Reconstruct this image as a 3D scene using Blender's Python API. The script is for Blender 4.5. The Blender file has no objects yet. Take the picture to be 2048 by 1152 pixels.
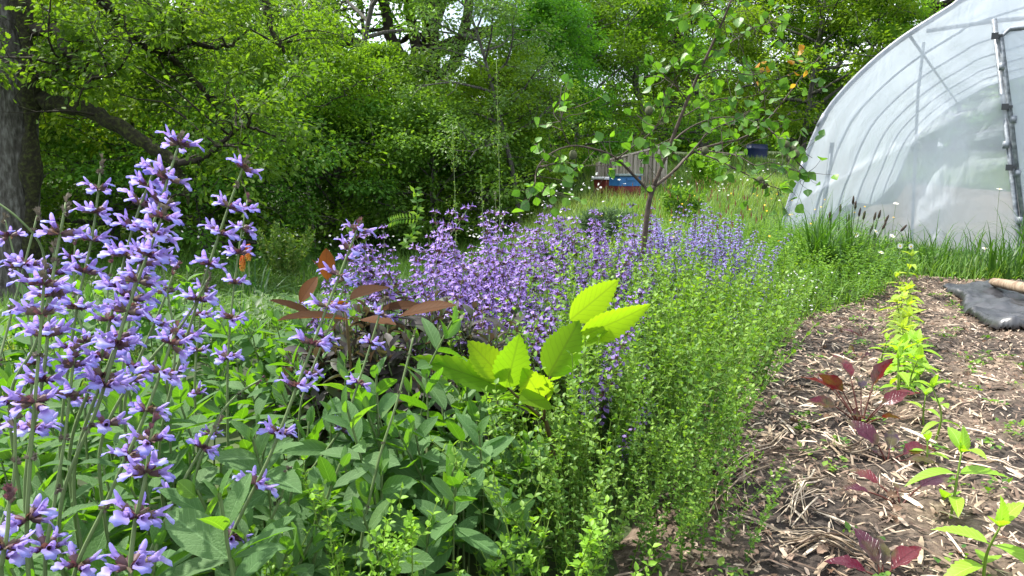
import bpy, math, random
import numpy as np
from mathutils import Vector, Matrix
R = math.radians
sc = bpy.context.scene
COL = sc.collection

# ------------------------------------------------------------------ camera
CAMZ, FPX, PITCH = 0.85, 1550.0, math.atan(246/1550.0)
cam = bpy.data.cameras.new("camera"); camo = bpy.data.objects.new("camera", cam); COL.objects.link(camo)
cam.sensor_width = 36; cam.lens = 36*FPX/2048; cam.clip_start = 0.05; cam.clip_end = 1000
camo.location = (0, 0, CAMZ); camo.rotation_euler = (math.pi/2-PITCH, 0, 0)
sc.camera = camo
# ------------------------------------------------------------------ light
SUN_EL, SUN_AZ = 56.0, -62.0          # azimuth measured from +Y (view direction) towards +X
W = bpy.data.worlds.new("World"); sc.world = W; W.use_nodes = True
nt = W.node_tree; nt.nodes.clear()
wo = nt.nodes.new("ShaderNodeOutputWorld"); bg = nt.nodes.new("ShaderNodeBackground")
sky = nt.nodes.new("ShaderNodeTexSky"); sky.sky_type = 'NISHITA'; sky.sun_disc = False
sky.sun_elevation = R(SUN_EL); sky.sun_rotation = R(SUN_AZ); sky.dust_density = 2.0
tc = nt.nodes.new("ShaderNodeTexCoord"); no = nt.nodes.new("ShaderNodeTexNoise")
no.inputs["Scale"].default_value = 2.2; no.inputs["Detail"].default_value = 5
nt.links.new(tc.outputs["Generated"], no.inputs["Vector"])
cr = nt.nodes.new("ShaderNodeValToRGB"); cr.color_ramp.elements[0].position = .36; cr.color_ramp.elements[1].position = .52
nt.links.new(no.outputs["Fac"], cr.inputs["Fac"])
mx = nt.nodes.new("ShaderNodeMix"); mx.data_type = 'RGBA'
nt.links.new(cr.outputs["Color"], mx.inputs[0]); nt.links.new(sky.outputs[0], mx.inputs[6])
mx.inputs[7].default_value = (8.6, 9.0, 9.8, 1)   # bright thin cloud
nt.links.new(mx.outputs[2], bg.inputs["Color"]); bg.inputs["Strength"].default_value = 0.12
nt.links.new(bg.outputs[0], wo.inputs[0])
sun = bpy.data.lights.new("sun", 'SUN'); sun.energy = 5.0; sun.angle = R(1.0); sun.color = (1, .95, .86)
suno = bpy.data.objects.new("sun", sun); COL.objects.link(suno)
sdir = Vector((math.sin(R(SUN_AZ))*math.cos(R(SUN_EL)), math.cos(R(SUN_AZ))*math.cos(R(SUN_EL)), math.sin(R(SUN_EL))))
suno.rotation_euler = sdir.to_track_quat('Z', 'Y').to_euler(); suno.location = (-4, 6, 12)
sc.view_settings.view_transform = 'Standard'; sc.view_settings.look = 'None'; sc.view_settings.gamma = 1
sc.view_settings.exposure = 1.0
try:
    cy = sc.cycles; cy.max_bounces = 7; cy.diffuse_bounces = 3; cy.glossy_bounces = 2; cy.transmission_bounces = 5
    cy.transparent_max_bounces = 10; cy.use_denoising = True; cy.caustics_reflective = False; cy.caustics_refractive = False
except Exception: pass

# ------------------------------------------------------------------ helpers
def ss(a, b, x):
    t = np.clip((np.asarray(x, float)-a)/(b-a), 0, 1); return t*t*(3-2*t)
def P(px, py, Y):
    """world point seen at photo pixel (px,py) at distance Y"""
    x, yu = (px-1024)/FPX, (576-py)/FPX
    c, s = math.cos(PITCH), math.sin(PITCH)
    d = np.array([x, c+s*yu, -s+c*yu]); k = Y/d[1]
    return np.array([d[0]*k, Y, CAMZ+d[2]*k])
XE_Y = [-2, 0, 1.6, 2.3, 3.5, 4.2, 4.9, 5.3]; XE_X = [-.5, -.15, .27, .6, 1.05, 1.6, 2.3, 2.6]
def in_bed(x, y): return (x > np.interp(y, XE_Y, XE_X)) & (y < 5.3)
def H(x, y):
    x = np.asarray(x, float); y = np.asarray(y, float)
    left = -.62*ss(3, 8, y) + .06*np.clip(y-26, 0, 60)
    right = .048*np.clip(y-4.5, 0, 17)+.18*ss(13, 18.5, y)*ss(1.8, 3.6, x) + .03*np.clip(y-22, 0, 60)
    w = ss(-.9, 1.3+.02*y, x)
    z = left*(1-w)+right*w
    z = z + .05*np.sin(x*1.3+y*.7)*ss(5, 9, y) + .13*np.exp(-((x-4.3)/1.3)**2-((y-12.5)/2.5)**2)
    z = z - ss(3.0, 5.5, x)*ss(5, 7, y)*(1-ss(13, 18, y))*.17
    return z
def tag(o, label=None, cat=None, group=None, kind=None):
    if label: o["label"] = label
    if cat: o["category"] = cat
    if group: o["group"] = group
    if kind: o["kind"] = kind
    return o
def empty(name, loc=(0, 0, 0), rz=0, **k):
    o = bpy.data.objects.new(name, None); COL.objects.link(o); o.location = loc; o.rotation_euler = (0, 0, rz)
    o.empty_display_size = .1
    return tag(o, **k)
def link(name, me, parent=None, loc=None, M=None):
    o = bpy.data.objects.new(name, me); COL.objects.link(o)
    if parent: o.parent = parent
    if loc is not None: o.location = loc
    if M is not None: o.matrix_local = M
    return o
def rvec(rng, n, s=1): return rng.normal(0, s, (n, 3))
def unit(v): return v/np.maximum(np.linalg.norm(v, axis=-1, keepdims=True), 1e-9)

class MB:
    """collects faces and links them as ONE mesh; attributes: rnd (variation), UV (leaf space)"""
    def __init__(s): s.V = []; s.F = []; s.R = []; s.U = []; s.n = 0
    def add(s, V, F, mat=0, rnd=0.5, uv=None):
        V = np.asarray(V, float).reshape(-1, 3); k = len(V)
        for f in F:
            f = np.asarray(f, np.int64)
            if f.ndim == 1: f = f[None]
            s.F.append((f+s.n, mat))
        s.V.append(V); s.R.append(np.broadcast_to(np.asarray(rnd, float), (k,)).copy())
        s.U.append(np.zeros((k, 2)) if uv is None else np.asarray(uv, float)); s.n += k
    def inst(s, T, pos, d, up, scale, rnd=None, mat=None):
        """T=(V,F,uv[,mats]) with length along +Y, normal +Z"""
        V, F, uv = T[:3]; mats = T[3] if len(T) > 3 else [0]*len(F)
        pos = np.asarray(pos, float).reshape(-1, 3); m = len(pos)
        d = unit(np.broadcast_to(np.asarray(d, float), (m, 3))); up = np.broadcast_to(np.asarray(up, float), (m, 3))
        x = unit(np.cross(d, up)+1e-6); z = np.cross(x, d)
        sc_ = np.asarray(scale, float)
        if sc_.ndim < 2: sc_ = np.broadcast_to(sc_.reshape(-1, 1) if sc_.ndim else sc_, (m, 3))
        W_ = (V[None, :, 0:1]*(x*sc_[:, 0:1])[:, None] + V[None, :, 1:2]*(d*sc_[:, 1:2])[:, None] + V[None, :, 2:3]*(z*sc_[:, 2:3])[:, None]) + pos[:, None]
        k = len(V); off = (np.arange(m)*k)[:, None, None]
        for f, mt in zip(F, mats):
            f = np.asarray(f, np.int64)
            if f.ndim == 1: f = f[None]
            s.F.append(((f[None]+off).reshape(-1, f.shape[1])+s.n, mt if mat is None else mat))
        s.V.append(W_.reshape(-1, 3))
        r = np.random.default_rng(m).random(m) if rnd is None else np.broadcast_to(np.asarray(rnd, float), (m,))
        s.R.append(np.repeat(r, k)); s.U.append(np.tile(uv, (m, 1))); s.n += m*k
    def mesh(s, name, mats, smooth=True):
        me = bpy.data.meshes.new(name)
        V = np.concatenate(s.V); U = np.concatenate(s.U); Rr = np.concatenate(s.R)
        L = np.concatenate([f.ravel() for f, _ in s.F]); T = np.concatenate([np.full(len(f), f.shape[1]) for f, _ in s.F])
        M = np.concatenate([np.full(len(f), m) for f, m in s.F]); S = np.concatenate([[0], np.cumsum(T)[:-1]])
        me.vertices.add(len(V)); me.vertices.foreach_set("co", V.astype(np.float32).ravel())
        me.loops.add(len(L)); me.loops.foreach_set("vertex_index", L.astype(np.int32))
        me.polygons.add(len(T)); me.polygons.foreach_set("loop_start", S.astype(np.int32))
        for m in mats: me.materials.append(m)
        me.update(calc_edges=True)
        me.polygons.foreach_set("material_index", M.astype(np.int32))
        me.polygons.foreach_set("use_smooth", np.full(len(T), bool(smooth)))
        a = me.attributes.new("rnd", 'FLOAT', 'POINT'); a.data.foreach_set("value", Rr.astype(np.float32))
        ul = me.uv_layers.new(name="UVMap"); ul.data.foreach_set("uv", U[L].astype(np.float32).ravel())
        return me
    def build(s, name, mats, parent=None, loc=None, smooth=True):
        return link(name, s.mesh(name, mats, smooth), parent, loc)

def smooth_path(pts, n):
    pts = np.asarray(pts, float)
    if len(pts) < 3: return np.array([pts[0]+(pts[-1]-pts[0])*t for t in np.linspace(0, 1, n)])
    out = []; m = len(pts)-1
    Q = np.vstack([2*pts[0]-pts[1], pts, 2*pts[-1]-pts[-2]])
    for u in np.linspace(0, m, n):
        i = min(int(u), m-1); t = u-i; a, b, c, d = Q[i:i+4]
        out.append(.5*((2*b)+(c-a)*t+(2*a-5*b+4*c-d)*t*t+(3*b-a-3*c+d)*t**3))
    return np.array(out)
def tube(mb, pts, r, sides=6, mat=0, rnd=.5, rough=0, rng=None, cap=True):
    pts = np.asarray(pts, float); n = len(pts); r = np.broadcast_to(np.asarray(r, float), (n,))
    t = unit(np.gradient(pts, axis=0)); ref = np.array([0, 0, 1.]) if abs(t[0, 2]) < .9 else np.array([1., 0, 0])
    V = []; x = unit(np.cross(t[0], ref))
    for i in range(n):
        x = unit(x-t[i]*np.dot(x, t[i])); y = np.cross(t[i], x)
        a = np.arange(sides)/sides*2*math.pi
        rr = np.full(sides, r[i])
        if rough and rng is not None: rr = rr*(1+rng.normal(0, rough, sides))
        V.append(pts[i]+np.cos(a)[:, None]*x*rr[:, None]+np.sin(a)[:, None]*y*rr[:, None])
    V = np.concatenate(V); i = np.arange(n-1)[:, None]*sides; j = np.arange(sides)[None]; k = (j+1) % sides
    F = [np.stack([i+j, i+k, i+sides+k, i+sides+j], -1).reshape(-1, 4)]
    if cap: F += [np.arange(sides)[::-1], (n-1)*sides+np.arange(sides)]
    uv = np.stack([np.tile(np.arange(sides)/sides, n), np.repeat(np.linspace(0, 1, n), sides)], -1)
    mb.add(V, F, mat, rnd, uv)
def box(mb, c, s, rot=None, mat=0, rnd=.5):
    V = np.array([[x, y, z] for x in (-.5, .5) for y in (-.5, .5) for z in (-.5, .5)])*np.array(s)
    if rot is not None: V = V @ np.array(rot.to_3x3() if isinstance(rot, Matrix) else rot).T
    mb.add(V+np.array(c), [[0, 1, 3, 2], [4, 6, 7, 5], [0, 4, 5, 1], [2, 3, 7, 6], [0, 2, 6, 4], [1, 5, 7, 3]], mat, rnd)

# leaf templates --------------------------------------------------------
def leafT(prof, w=.3, fold=.15, droop=.2, wav=0, seed=0):
    """prof: half-width profile from base to tip"""
    rg = np.random.default_rng(seed); n = len(prof); V = []; uv = []
    for i, p in enumerate(prof):
        t = i/(n-1); hw = w*p; z = -droop*t*t; wz = wav*math.sin(i*2.4+seed)
        V += [[-hw, t, z+fold*hw+wz], [0, t, z], [hw, t, z+fold*hw-wz]]
        uv += [[.5-.5*p, t], [.5, t], [.5+.5*p, t]]
    F = []
    for i in range(n-1):
        a = 3*i; F += [[a, a+1, a+4, a+3], [a+1, a+2, a+5, a+4]]
    return np.array(V), [np.array(F)], np.array(uv)
KITE = (np.array([[0, 0, 0], [-.3, .45, .1], [0, 1, -.08], [.3, .45, .1]]), [np.array([[0, 3, 2], [0, 2, 1]])], np.array([[.5, 0], [0, .45], [.5, 1], [1, .45]]))
SPRAY = None
def ell(n, pw=1.0, tip=.6): # smooth elliptic profile, pointed tip
    t = np.linspace(0, 1, n); return np.maximum(np.sin(math.pi*t**tip)**pw, .02)
SAGE_NEAR = [leafT(ell(10, .62, 1.0), .165, f, d, .006, i) for i, (f, d) in enumerate([(.35, .18), (.5, .35), (.2, .05), (.45, -.1)])]
SAGE_FAR = leafT(ell(5, .8, .85), .2, .3, .2)
OREG = leafT(ell(4, .8, .75), .33, .3, .2)
ROUND = leafT([.05, .62, .95, 1, .8, .45, .04], .46, .25, .12)
OAK = leafT([.06, .35, .2, .75, .45, 1, .6, .8, .1], .34, .2, .18)
def serr(n, w): # serrated ovate pointed
    t = np.linspace(0, 1, 2*n+1); base = np.sin(math.pi*t**.72)**.9; base = np.maximum(base, .02)
    base[1::2] *= .93; base[2:-1:2] *= 1.06; return list(base)
def serrT(n, w, fold, droop, wav=0, seed=0):
    """serrated leaf: tooth tips lean forward"""
    V, F, uv = leafT(serr(n, w), w, fold, droop, wav, seed)
    V = V.copy(); k = len(V)//3
    for i in range(1, k-1):
        if i % 2 == 0: V[3*i, 1] += .5/k; V[3*i+2, 1] += .5/k
    return V, F, uv
# ------------------------------------------------------------------ materials
MATS = {}
def nodes(name):
    m = bpy.data.materials.new(name); m.use_nodes = True; nt = m.node_tree; nt.nodes.clear()
    return m, nt, nt.nodes.new, nt.links.new
def ramp(nt, fac, stops):
    c = nt.nodes.new("ShaderNodeValToRGB"); e = c.color_ramp.elements
    while len(e) < len(stops): e.new(.5)
    for i, (p, col) in enumerate(stops): e[i].position = p; e[i].color = (*col, 1)
    nt.links.new(fac, c.inputs["Fac"]); return c.outputs["Color"]
def leafmat(name, cols, trans, tf=.4, rough=.5, vein=0, spec=.35, objvar=.0, bump=0, bscale=60, patch=None, tube_col=None):
    """cols: stops of the variation ramp; trans: multiplier colour of light passing through"""
    m, nt, N, L = nodes(name)
    at = N("ShaderNodeAttribute"); at.attribute_name = "rnd"
    col = ramp(nt, at.outputs["Fac"], [(i/(len(cols)-1) if len(cols) > 1 else 0, c) for i, c in enumerate(cols)])
    if objvar:
        oi = N("ShaderNodeObjectInfo"); hs = N("ShaderNodeHueSaturation")
        mr = N("ShaderNodeMapRange"); mr.inputs[3].default_value = .5-objvar*.035; mr.inputs[4].default_value = .5+objvar*.035
        L(oi.outputs["Random"], mr.inputs[0]); L(mr.outputs[0], hs.inputs["Hue"])
        mr2 = N("ShaderNodeMapRange"); mr2.inputs[3].default_value = 1-objvar*.25; mr2.inputs[4].default_value = 1+objvar*.5
        mm = N("ShaderNodeMath"); mm.operation = 'FRACT'; m7 = N("ShaderNodeMath"); m7.operation = 'MULTIPLY'; m7.inputs[1].default_value = 7.3
        L(oi.outputs["Random"], m7.inputs[0]); L(m7.outputs[0], mm.inputs[0]); L(mm.outputs[0], mr2.inputs[0]); L(mr2.outputs[0], hs.inputs["Value"])
        L(col, hs.inputs["Color"]); col = hs.outputs["Color"]
    if patch:
        n2 = N("ShaderNodeTexNoise"); n2.inputs["Scale"].default_value = patch[0]; n2.inputs["Detail"].default_value = 3
        t2 = N("ShaderNodeTexCoord"); L(t2.outputs["Object"], n2.inputs["Vector"])
        f2 = ramp(nt, n2.outputs["Fac"], [(.45, (0, 0, 0)), (.6, (1, 1, 1))])
        mp = N("ShaderNodeMix"); mp.data_type = 'RGBA'; L(f2, mp.inputs[0]); L(col, mp.inputs[6]); mp.inputs[7].default_value = (*patch[1], 1); col = mp.outputs[2]
    if tube_col:
        uv = N("ShaderNodeUVMap"); sx = N("ShaderNodeSeparateXYZ"); L(uv.outputs[0], sx.inputs[0])
        f2 = ramp(nt, sx.outputs[1], [(.72, (1, 1, 1)), (1.0, (0, 0, 0))]); mp = N("ShaderNodeMix"); mp.data_type = 'RGBA'; L(f2, mp.inputs[0]); L(col, mp.inputs[6]); mp.inputs[7].default_value = (*tube_col, 1); col = mp.outputs[2]
    nrm = None
    if vein:
        uv = N("ShaderNodeUVMap"); sx = N("ShaderNodeSeparateXYZ"); L(uv.outputs[0], sx.inputs[0])
        ab = N("ShaderNodeMath"); ab.operation = 'SUBTRACT'; L(sx.outputs[0], ab.inputs[0]); ab.inputs[1].default_value = .5
        a2 = N("ShaderNodeMath"); a2.operation = 'ABSOLUTE'; L(ab.outputs[0], a2.inputs[0])
        # side veins: sin((v - |u|*0.6)*freq)
        mu = N("ShaderNodeMath"); mu.operation = 'MULTIPLY_ADD'; L(a2.outputs[0], mu.inputs[0]); mu.inputs[1].default_value = -.55; L(sx.outputs[1], mu.inputs[2])
        fr = N("ShaderNodeMath"); fr.operation = 'MULTIPLY'; L(mu.outputs[0], fr.inputs[0]); fr.inputs[1].default_value = 55
        si = N("ShaderNodeMath"); si.operation = 'SINE'; L(fr.outputs[0], si.inputs[0])
        sv = ramp(nt, si.outputs[0], [(.82, (0, 0, 0)), (.99, (.6, .6, .6))])
        mv = ramp(nt, a2.outputs[0], [(.012, (1, 1, 1)), (.035, (0, 0, 0))])
        mxv = N("ShaderNodeMath"); mxv.operation = 'MAXIMUM'; L(sv, mxv.inputs[0]); L(mv, mxv.inputs[1])
        sc2 = N("ShaderNodeMath"); sc2.operation = 'MULTIPLY'; L(mxv.outputs[0], sc2.inputs[0]); sc2.inputs[1].default_value = abs(vein)
        mc = N("ShaderNodeMix"); mc.data_type = 'RGBA'; L(sc2.outputs[0], mc.inputs[0]); L(col, mc.inputs[6])
        hv = N("ShaderNodeHueSaturation"); L(col, hv.inputs["Color"]); hv.inputs["Value"].default_value = 2.2 if vein > 0 else .35; hv.inputs["Saturation"].default_value = .8
        L(hv.outputs[0], mc.inputs[7]); col = mc.outputs[2]
        bp = N("ShaderNodeBump"); bp.inputs["Strength"].default_value = .35; bp.inputs["Distance"].default_value = .002; bp.invert = True
        L(mxv.outputs[0], bp.inputs["Height"]); nrm = bp.outputs[0]
    if bump:
        n3 = N("ShaderNodeTexNoise"); n3.inputs["Scale"].default_value = bscale; n3.inputs["Detail"].default_value = 3
        t3 = N("ShaderNodeTexCoord"); L(t3.outputs["Object"], n3.inputs["Vector"])
        b3 = N("ShaderNodeBump"); b3.inputs["Strength"].default_value = bump; b3.inputs["Distance"].default_value = .003; L(n3.outputs["Fac"], b3.inputs["Height"])
        if nrm: L(nrm, b3.inputs["Normal"])
        nrm = b3.outputs[0]
    pr = N("ShaderNodeBsdfPrincipled"); L(col, pr.inputs["Base Color"]); pr.inputs["Roughness"].default_value = rough
    pr.inputs["Specular IOR Level"].default_value = spec
    tr = N("ShaderNodeBsdfTranslucent"); tm = N("ShaderNodeMix"); tm.data_type = 'RGBA'; tm.blend_type = 'MULTIPLY'; tm.inputs[0].default_value = 1
    L(col, tm.inputs[6]); tm.inputs[7].default_value = (*trans, 1); L(tm.outputs[2], tr.inputs["Color"])
    if nrm: L(nrm, pr.inputs["Normal"])
    mi = N("ShaderNodeMixShader"); mi.inputs[0].default_value = tf; L(pr.outputs[0], mi.inputs[1]); L(tr.outputs[0], mi.inputs[2])
    o = N("ShaderNodeOutputMaterial"); L(mi.outputs[0], o.inputs[0]); MATS[name] = m
    return m
def solid(name, cols, rough=.6, scale=8, metal=0, bump=0, spec=.4, det=4, stretch=None, bdist=.01):
    """noise-varied opaque material"""
    m, nt, N, L = nodes(name)
    tc = N("ShaderNodeTexCoord"); v = tc.outputs["Object"]
    if stretch:
        mp = N("ShaderNodeMapping"); mp.inputs["Scale"].default_value = stretch; L(v, mp.inputs[0]); v = mp.outputs[0]
    no = N("ShaderNodeTexNoise"); no.inputs["Scale"].default_value = scale; no.inputs["Detail"].default_value = det; L(v, no.inputs["Vector"])
    at = N("ShaderNodeAttribute"); at.attribute_name = "rnd"
    ad = N("ShaderNodeMath"); ad.operation = 'MULTIPLY_ADD'; L(at.outputs["Fac"], ad.inputs[0]); ad.inputs[1].default_value = .5; L(no.outputs["Fac"], ad.inputs[2])
    sb = N("ShaderNodeMath"); sb.operation = 'SUBTRACT'; L(ad.outputs[0], sb.inputs[0]); sb.inputs[1].default_value = .25
    col = ramp(nt, sb.outputs[0], [(.3+.4*i/max(1, len(cols)-1), c) for i, c in enumerate(cols)])
    pr = N("ShaderNodeBsdfPrincipled"); L(col, pr.inputs["Base Color"]); pr.inputs["Roughness"].default_value = rough
    pr.inputs["Metallic"].default_value = metal; pr.inputs["Specular IOR Level"].default_value = spec
    if bump:
        b = N("ShaderNodeBump"); b.inputs["Strength"].default_value = bump; b.inputs["Distance"].default_value = bdist; L(no.outputs["Fac"], b.inputs["Height"]); L(b.outputs[0], pr.inputs["Normal"])
    o = N("ShaderNodeOutputMaterial"); L(pr.outputs[0], o.inputs[0]); MATS[name] = m
    return m

# colours: real-world reflectances
M_forest = leafmat("forest_leaf", [(.068, .17, .026), (.12, .26, .038), (.19, .35, .05)], (1.8, 1.75, .45), .52, .5, objvar=.5, spec=.15)
M_oak = leafmat("oak_leaf", [(.04, .09, .018), (.075, .145, .020), (.12, .20, .022)], (1.8, 1.8, .5), .52, .6, objvar=.2, spec=.15)
M_sage = leafmat("sage_leaf", [(.06, .14, .045), (.085, .18, .055), (.135, .225, .10)], (1.7, 2.0, .12), .42, .65, vein=.35, bump=.5, bscale=420, spec=.25)
M_sagefar = leafmat("sage_leaf_mid", [(.045, .11, .04), (.07, .16, .04), (.10, .2, .08)], (1.5, 1.7, .4), .38, .6)
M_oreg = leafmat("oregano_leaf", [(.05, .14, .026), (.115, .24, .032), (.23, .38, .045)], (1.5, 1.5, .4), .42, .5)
M_oregY = leafmat("bright_lit_herb_leaf", [(.15, .32, .03), (.24, .45, .04)], (1.5, 1.4, .4), .45, .5)  # brightened oregano green: light caught by the front tufts is put into the colour
M_chest = leafmat("chestnut_leaf", [(.12, .27, .018), (.20, .34, .02)], (2.1, 1.9, .5), .68, .6, vein=-.35, spec=.15)
M_small = leafmat("orchard_leaf", [(.05, .14, .03), (.09, .22, .025), (.14, .30, .03)], (1.6, 1.6, .4), .42, .38, vein=.2)
M_orange = leafmat("young_orange_leaf", [(.45, .2, .03), (.55, .33, .05)], (1.3, 1.3, .6), .45, .45)
M_seed = leafmat("seedling_leaf", [(.20, .40, .03), (.28, .48, .035)], (1.6, 1.5, .4), .45, .5, vein=.3, spec=.4)
M_seedY = leafmat("yellow_seedling_leaf", [(.26, .42, .05), (.35, .48, .055)], (1.5, 1.4, .4), .45, .5, vein=.3)
M_beet = leafmat("beet_leaf", [(.025, .010, .026), (.085, .006, .022), (.13, .012, .016)], (2.2, 1.5, .6), .35, .3, vein=-.4, spec=.6, bump=.6, bscale=90, patch=(14, (.08, .07, .02)))
M_beetst = leafmat("beet_stem", [(.10, .012, .025), (.11, .05, .02)], (1, 1, 1), .2, .4)
M_dsage = leafmat("purple_sage_leaf", [(.035, .03, .035), (.06, .055, .05), (.05, .075, .035)], (1.6, 1.2, .6), .3, .55)
M_brown = leafmat("brown_leaf", [(.06, .028, .012), (.12, .05, .018)], (2.6, 1.8, .5), .45, .6, vein=-.3, spec=.12)
M_grass = leafmat("grass_blade", [(.035, .10, .018), (.065, .155, .022), (.16, .22, .06)], (1.5, 1.5, .4), .4, .45)
M_grassY = leafmat("meadow_grass", [(.075, .18, .03), (.125, .25, .038), (.25, .32, .09)], (1.5, 1.4, .5), .4, .5)
M_fennel = leafmat("fennel_frond", [(.07, .13, .06), (.12, .2, .09)], (1.3, 1.4, .7), .3, .6)
M_stem = leafmat("green_stem", [(.10, .17, .05), (.16, .22, .09)], (1, 1.1, .5), .15, .55)
M_stemO = leafmat("herb_stem", [(.12, .22, .035), (.2, .3, .04)], (1, 1.1, .5), .2, .5)
M_calyx = leafmat("sage_calyx", [(.085, .045, .062), (.15, .085, .095), (.14, .12, .07)], (1.6, 1, 1), .25, .55)
M_petal = leafmat("sage_petal", [(.25, .25, .66), (.36, .37, .82), (.52, .54, .92)], (1.1, .95, 1.15), .45, .5, spec=.2, tube_col=(.38, .30, .64))
M_petalP = leafmat("pink_sage_petal", [(.24, .15, .47), (.34, .24, .62), (.50, .39, .76)], (1.15, 1.0, 1.15), .45, .5, spec=.2)
M_spent = leafmat("spent_calyx", [(.10, .085, .06), (.17, .15, .11)], (1, 1, 1), .2, .7)
M_white = leafmat("white_petal", [(.75, .76, .74), (.85, .85, .82)], (1, 1, 1), .3, .6)
M_yellow = leafmat("yellow_floret", [(.75, .42, .02), (.85, .6, .03)], (1, 1, 1), .2, .6)
M_red = leafmat("poker_floret", [(.55, .08, .03), (.6, .2, .05)], (1, 1, 1), .2, .5)
M_plant = solid("plantain_head", [(.018, .012, .009), (.05, .034, .022)], .8, 60, bump=.4)
M_bark = solid("grey_bark", [(.035, .033, .028), (.085, .082, .072), (.15, .145, .13)], .9, 7, bump=1, stretch=(3, 3, .5), bdist=.05)
M_barkbig = solid("old_oak_bark", [(.022, .02, .016), (.065, .062, .054), (.15, .15, .14)], .9, 7, bump=1, det=9, stretch=(4, 4, 1.3), bdist=.05)
M_barkdk = solid("dark_bark", [(.010, .008, .006), (.025, .020, .013), (.035, .04, .012)], .9, 9, bump=1, bdist=.03)
M_moss = solid("moss", [(.010, .009, .006), (.022, .022, .009), (.05, .065, .012)], 1, 30, bump=1, bdist=.02)
M_wood1 = solid("young_bark", [(.03, .022, .016), (.085, .062, .046)], .7, 40, bump=.5, bdist=.003)
M_twig = solid("sapling_twig", [(.05, .03, .012), (.10, .07, .02)], .6, 40)
M_pale = solid("pale_dead_twig", [(.22, .21, .18), (.35, .34, .3)], .8, 20)

# ------------------------------------------------------------------ ground
def ground_mat():
    m, nt, N, L = nodes("meadow_soil"); tc = N("ShaderNodeTexCoord")
    no = N("ShaderNodeTexNoise"); no.inputs["Scale"].default_value = 3; no.inputs["Detail"].default_value = 8; L(tc.outputs["Object"], no.inputs["Vector"])
    col = ramp(nt, no.outputs["Fac"], [(.3, (.015, .02, .007)), (.5, (.03, .05, .012)), (.65, (.06, .09, .02))])
    pr = N("ShaderNodeBsdfPrincipled"); L(col, pr.inputs["Base Color"]); pr.inputs["Roughness"].default_value = .95
    b = N("ShaderNodeBump"); b.inputs["Strength"].default_value = .8; b.inputs["Distance"].default_value = .03; L(no.outputs["Fac"], b.inputs["Height"]); L(b.outputs[0], pr.inputs["Normal"])
    o = N("ShaderNodeOutputMaterial"); L(pr.outputs[0], o.inputs[0]); return m
def soil_mat():
    m, nt, N, L = nodes("mulched_soil"); tc = N("ShaderNodeTexCoord")
    n1 = N("ShaderNodeTexNoise"); n1.inputs["Scale"].default_value = 2.3; n1.inputs["Detail"].default_value = 4; L(tc.outputs["Object"], n1.inputs["Vector"])
    n2 = N("ShaderNodeTexNoise"); n2.inputs["Scale"].default_value = 38; n2.inputs["Detail"].default_value = 8; n2.inputs["Roughness"].default_value = .7; L(tc.outputs["Object"], n2.inputs["Vector"])
    c1 = ramp(nt, n2.outputs["Fac"], [(.3, (.055, .038, .027)), (.5, (.145, .105, .075)), (.7, (.28, .215, .16))])
    c2 = ramp(nt, n2.outputs["Fac"], [(.3, (.015, .011, .009)), (.5, (.042, .031, .024)), (.75, (.11, .088, .068))])
    f = ramp(nt, n1.outputs["Fac"], [(.42, (0, 0, 0)), (.58, (1, 1, 1))])
    mi = N("ShaderNodeMix"); mi.data_type = 'RGBA'; L(f, mi.inputs[0]); L(c1, mi.inputs[6]); L(c2, mi.inputs[7])
    pr = N("ShaderNodeBsdfPrincipled"); L(mi.outputs[2], pr.inputs["Base Color"]); pr.inputs["Roughness"].default_value = .9
    b = N("ShaderNodeBump"); b.inputs["Strength"].default_value = 1; b.inputs["Distance"].default_value = .015; L(n2.outputs["Fac"], b.inputs["Height"]); L(b.outputs[0], pr.inputs["Normal"])
    o = N("ShaderNodeOutputMaterial"); L(pr.outputs[0], o.inputs[0]); return m
def grid(xs, ys, zf):
    X, Y = np.meshgrid(xs, ys); Z = zf(X, Y); V = np.stack([X, Y, Z], -1).reshape(-1, 3)
    nx, ny = len(xs), len(ys); i = (np.arange(ny-1)[:, None]*nx+np.arange(nx-1)[None]).ravel()
    return V, np.stack([i, i+1, i+1+nx, i+nx], -1)
xs = np.concatenate([np.linspace(-160, -22, 14)[:-1], np.linspace(-22, 22, 111), np.linspace(22, 160, 14)[1:]])
ys = np.concatenate([np.linspace(-40, -2, 8)[:-1], np.linspace(-2, 26, 85), np.linspace(26, 220, 24)[1:]])
V, F = grid(xs, ys, lambda x, y: H(x, y)-.012*0)
g = MB(); g.add(V, [F]); o = g.build("ground", [ground_mat()]); tag(o, kind="structure")
# mulched bed sheet with clods
rg = np.random.default_rng(5)
def vnoise(x, y, s, seed):
    r = np.random.default_rng(seed).random((64, 64)); u = np.asarray(x)*s; v = np.asarray(y)*s
    i = np.floor(u).astype(int); j = np.floor(v).astype(int); fu = u-i; fv = v-j; fu = fu*fu*(3-2*fu); fv = fv*fv*(3-2*fv)
    a = r[i % 64, j % 64]; b = r[(i+1) % 64, j % 64]; c = r[i % 64, (j+1) % 64]; d = r[(i+1) % 64, (j+1) % 64]
    return (a*(1-fu)+b*fu)*(1-fv)+(c*(1-fu)+d*fu)*fv
def bedz(x, y):
    z = .004+.05*(vnoise(x, y, 1.5, 1)-.2)*1 + .022*vnoise(x, y, 9, 2)+.014*vnoise(x, y, 26, 3)+.008*vnoise(x, y, 60, 4)
    edge = np.minimum(ss(-.25, .15, x-np.interp(y, XE_Y, XE_X)), 1-ss(5.2, 5.7, y))
    return H(x, y)*1.0 + .006 + z*edge - .06*(1-edge)
V, F = grid(np.arange(-.5, 4.6, .016), np.arange(.9, 6.0, .016), bedz)
c = V[F].mean(1); keep = (c[:, 0] > np.interp(c[:, 1], XE_Y, XE_X)-.35)
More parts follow.
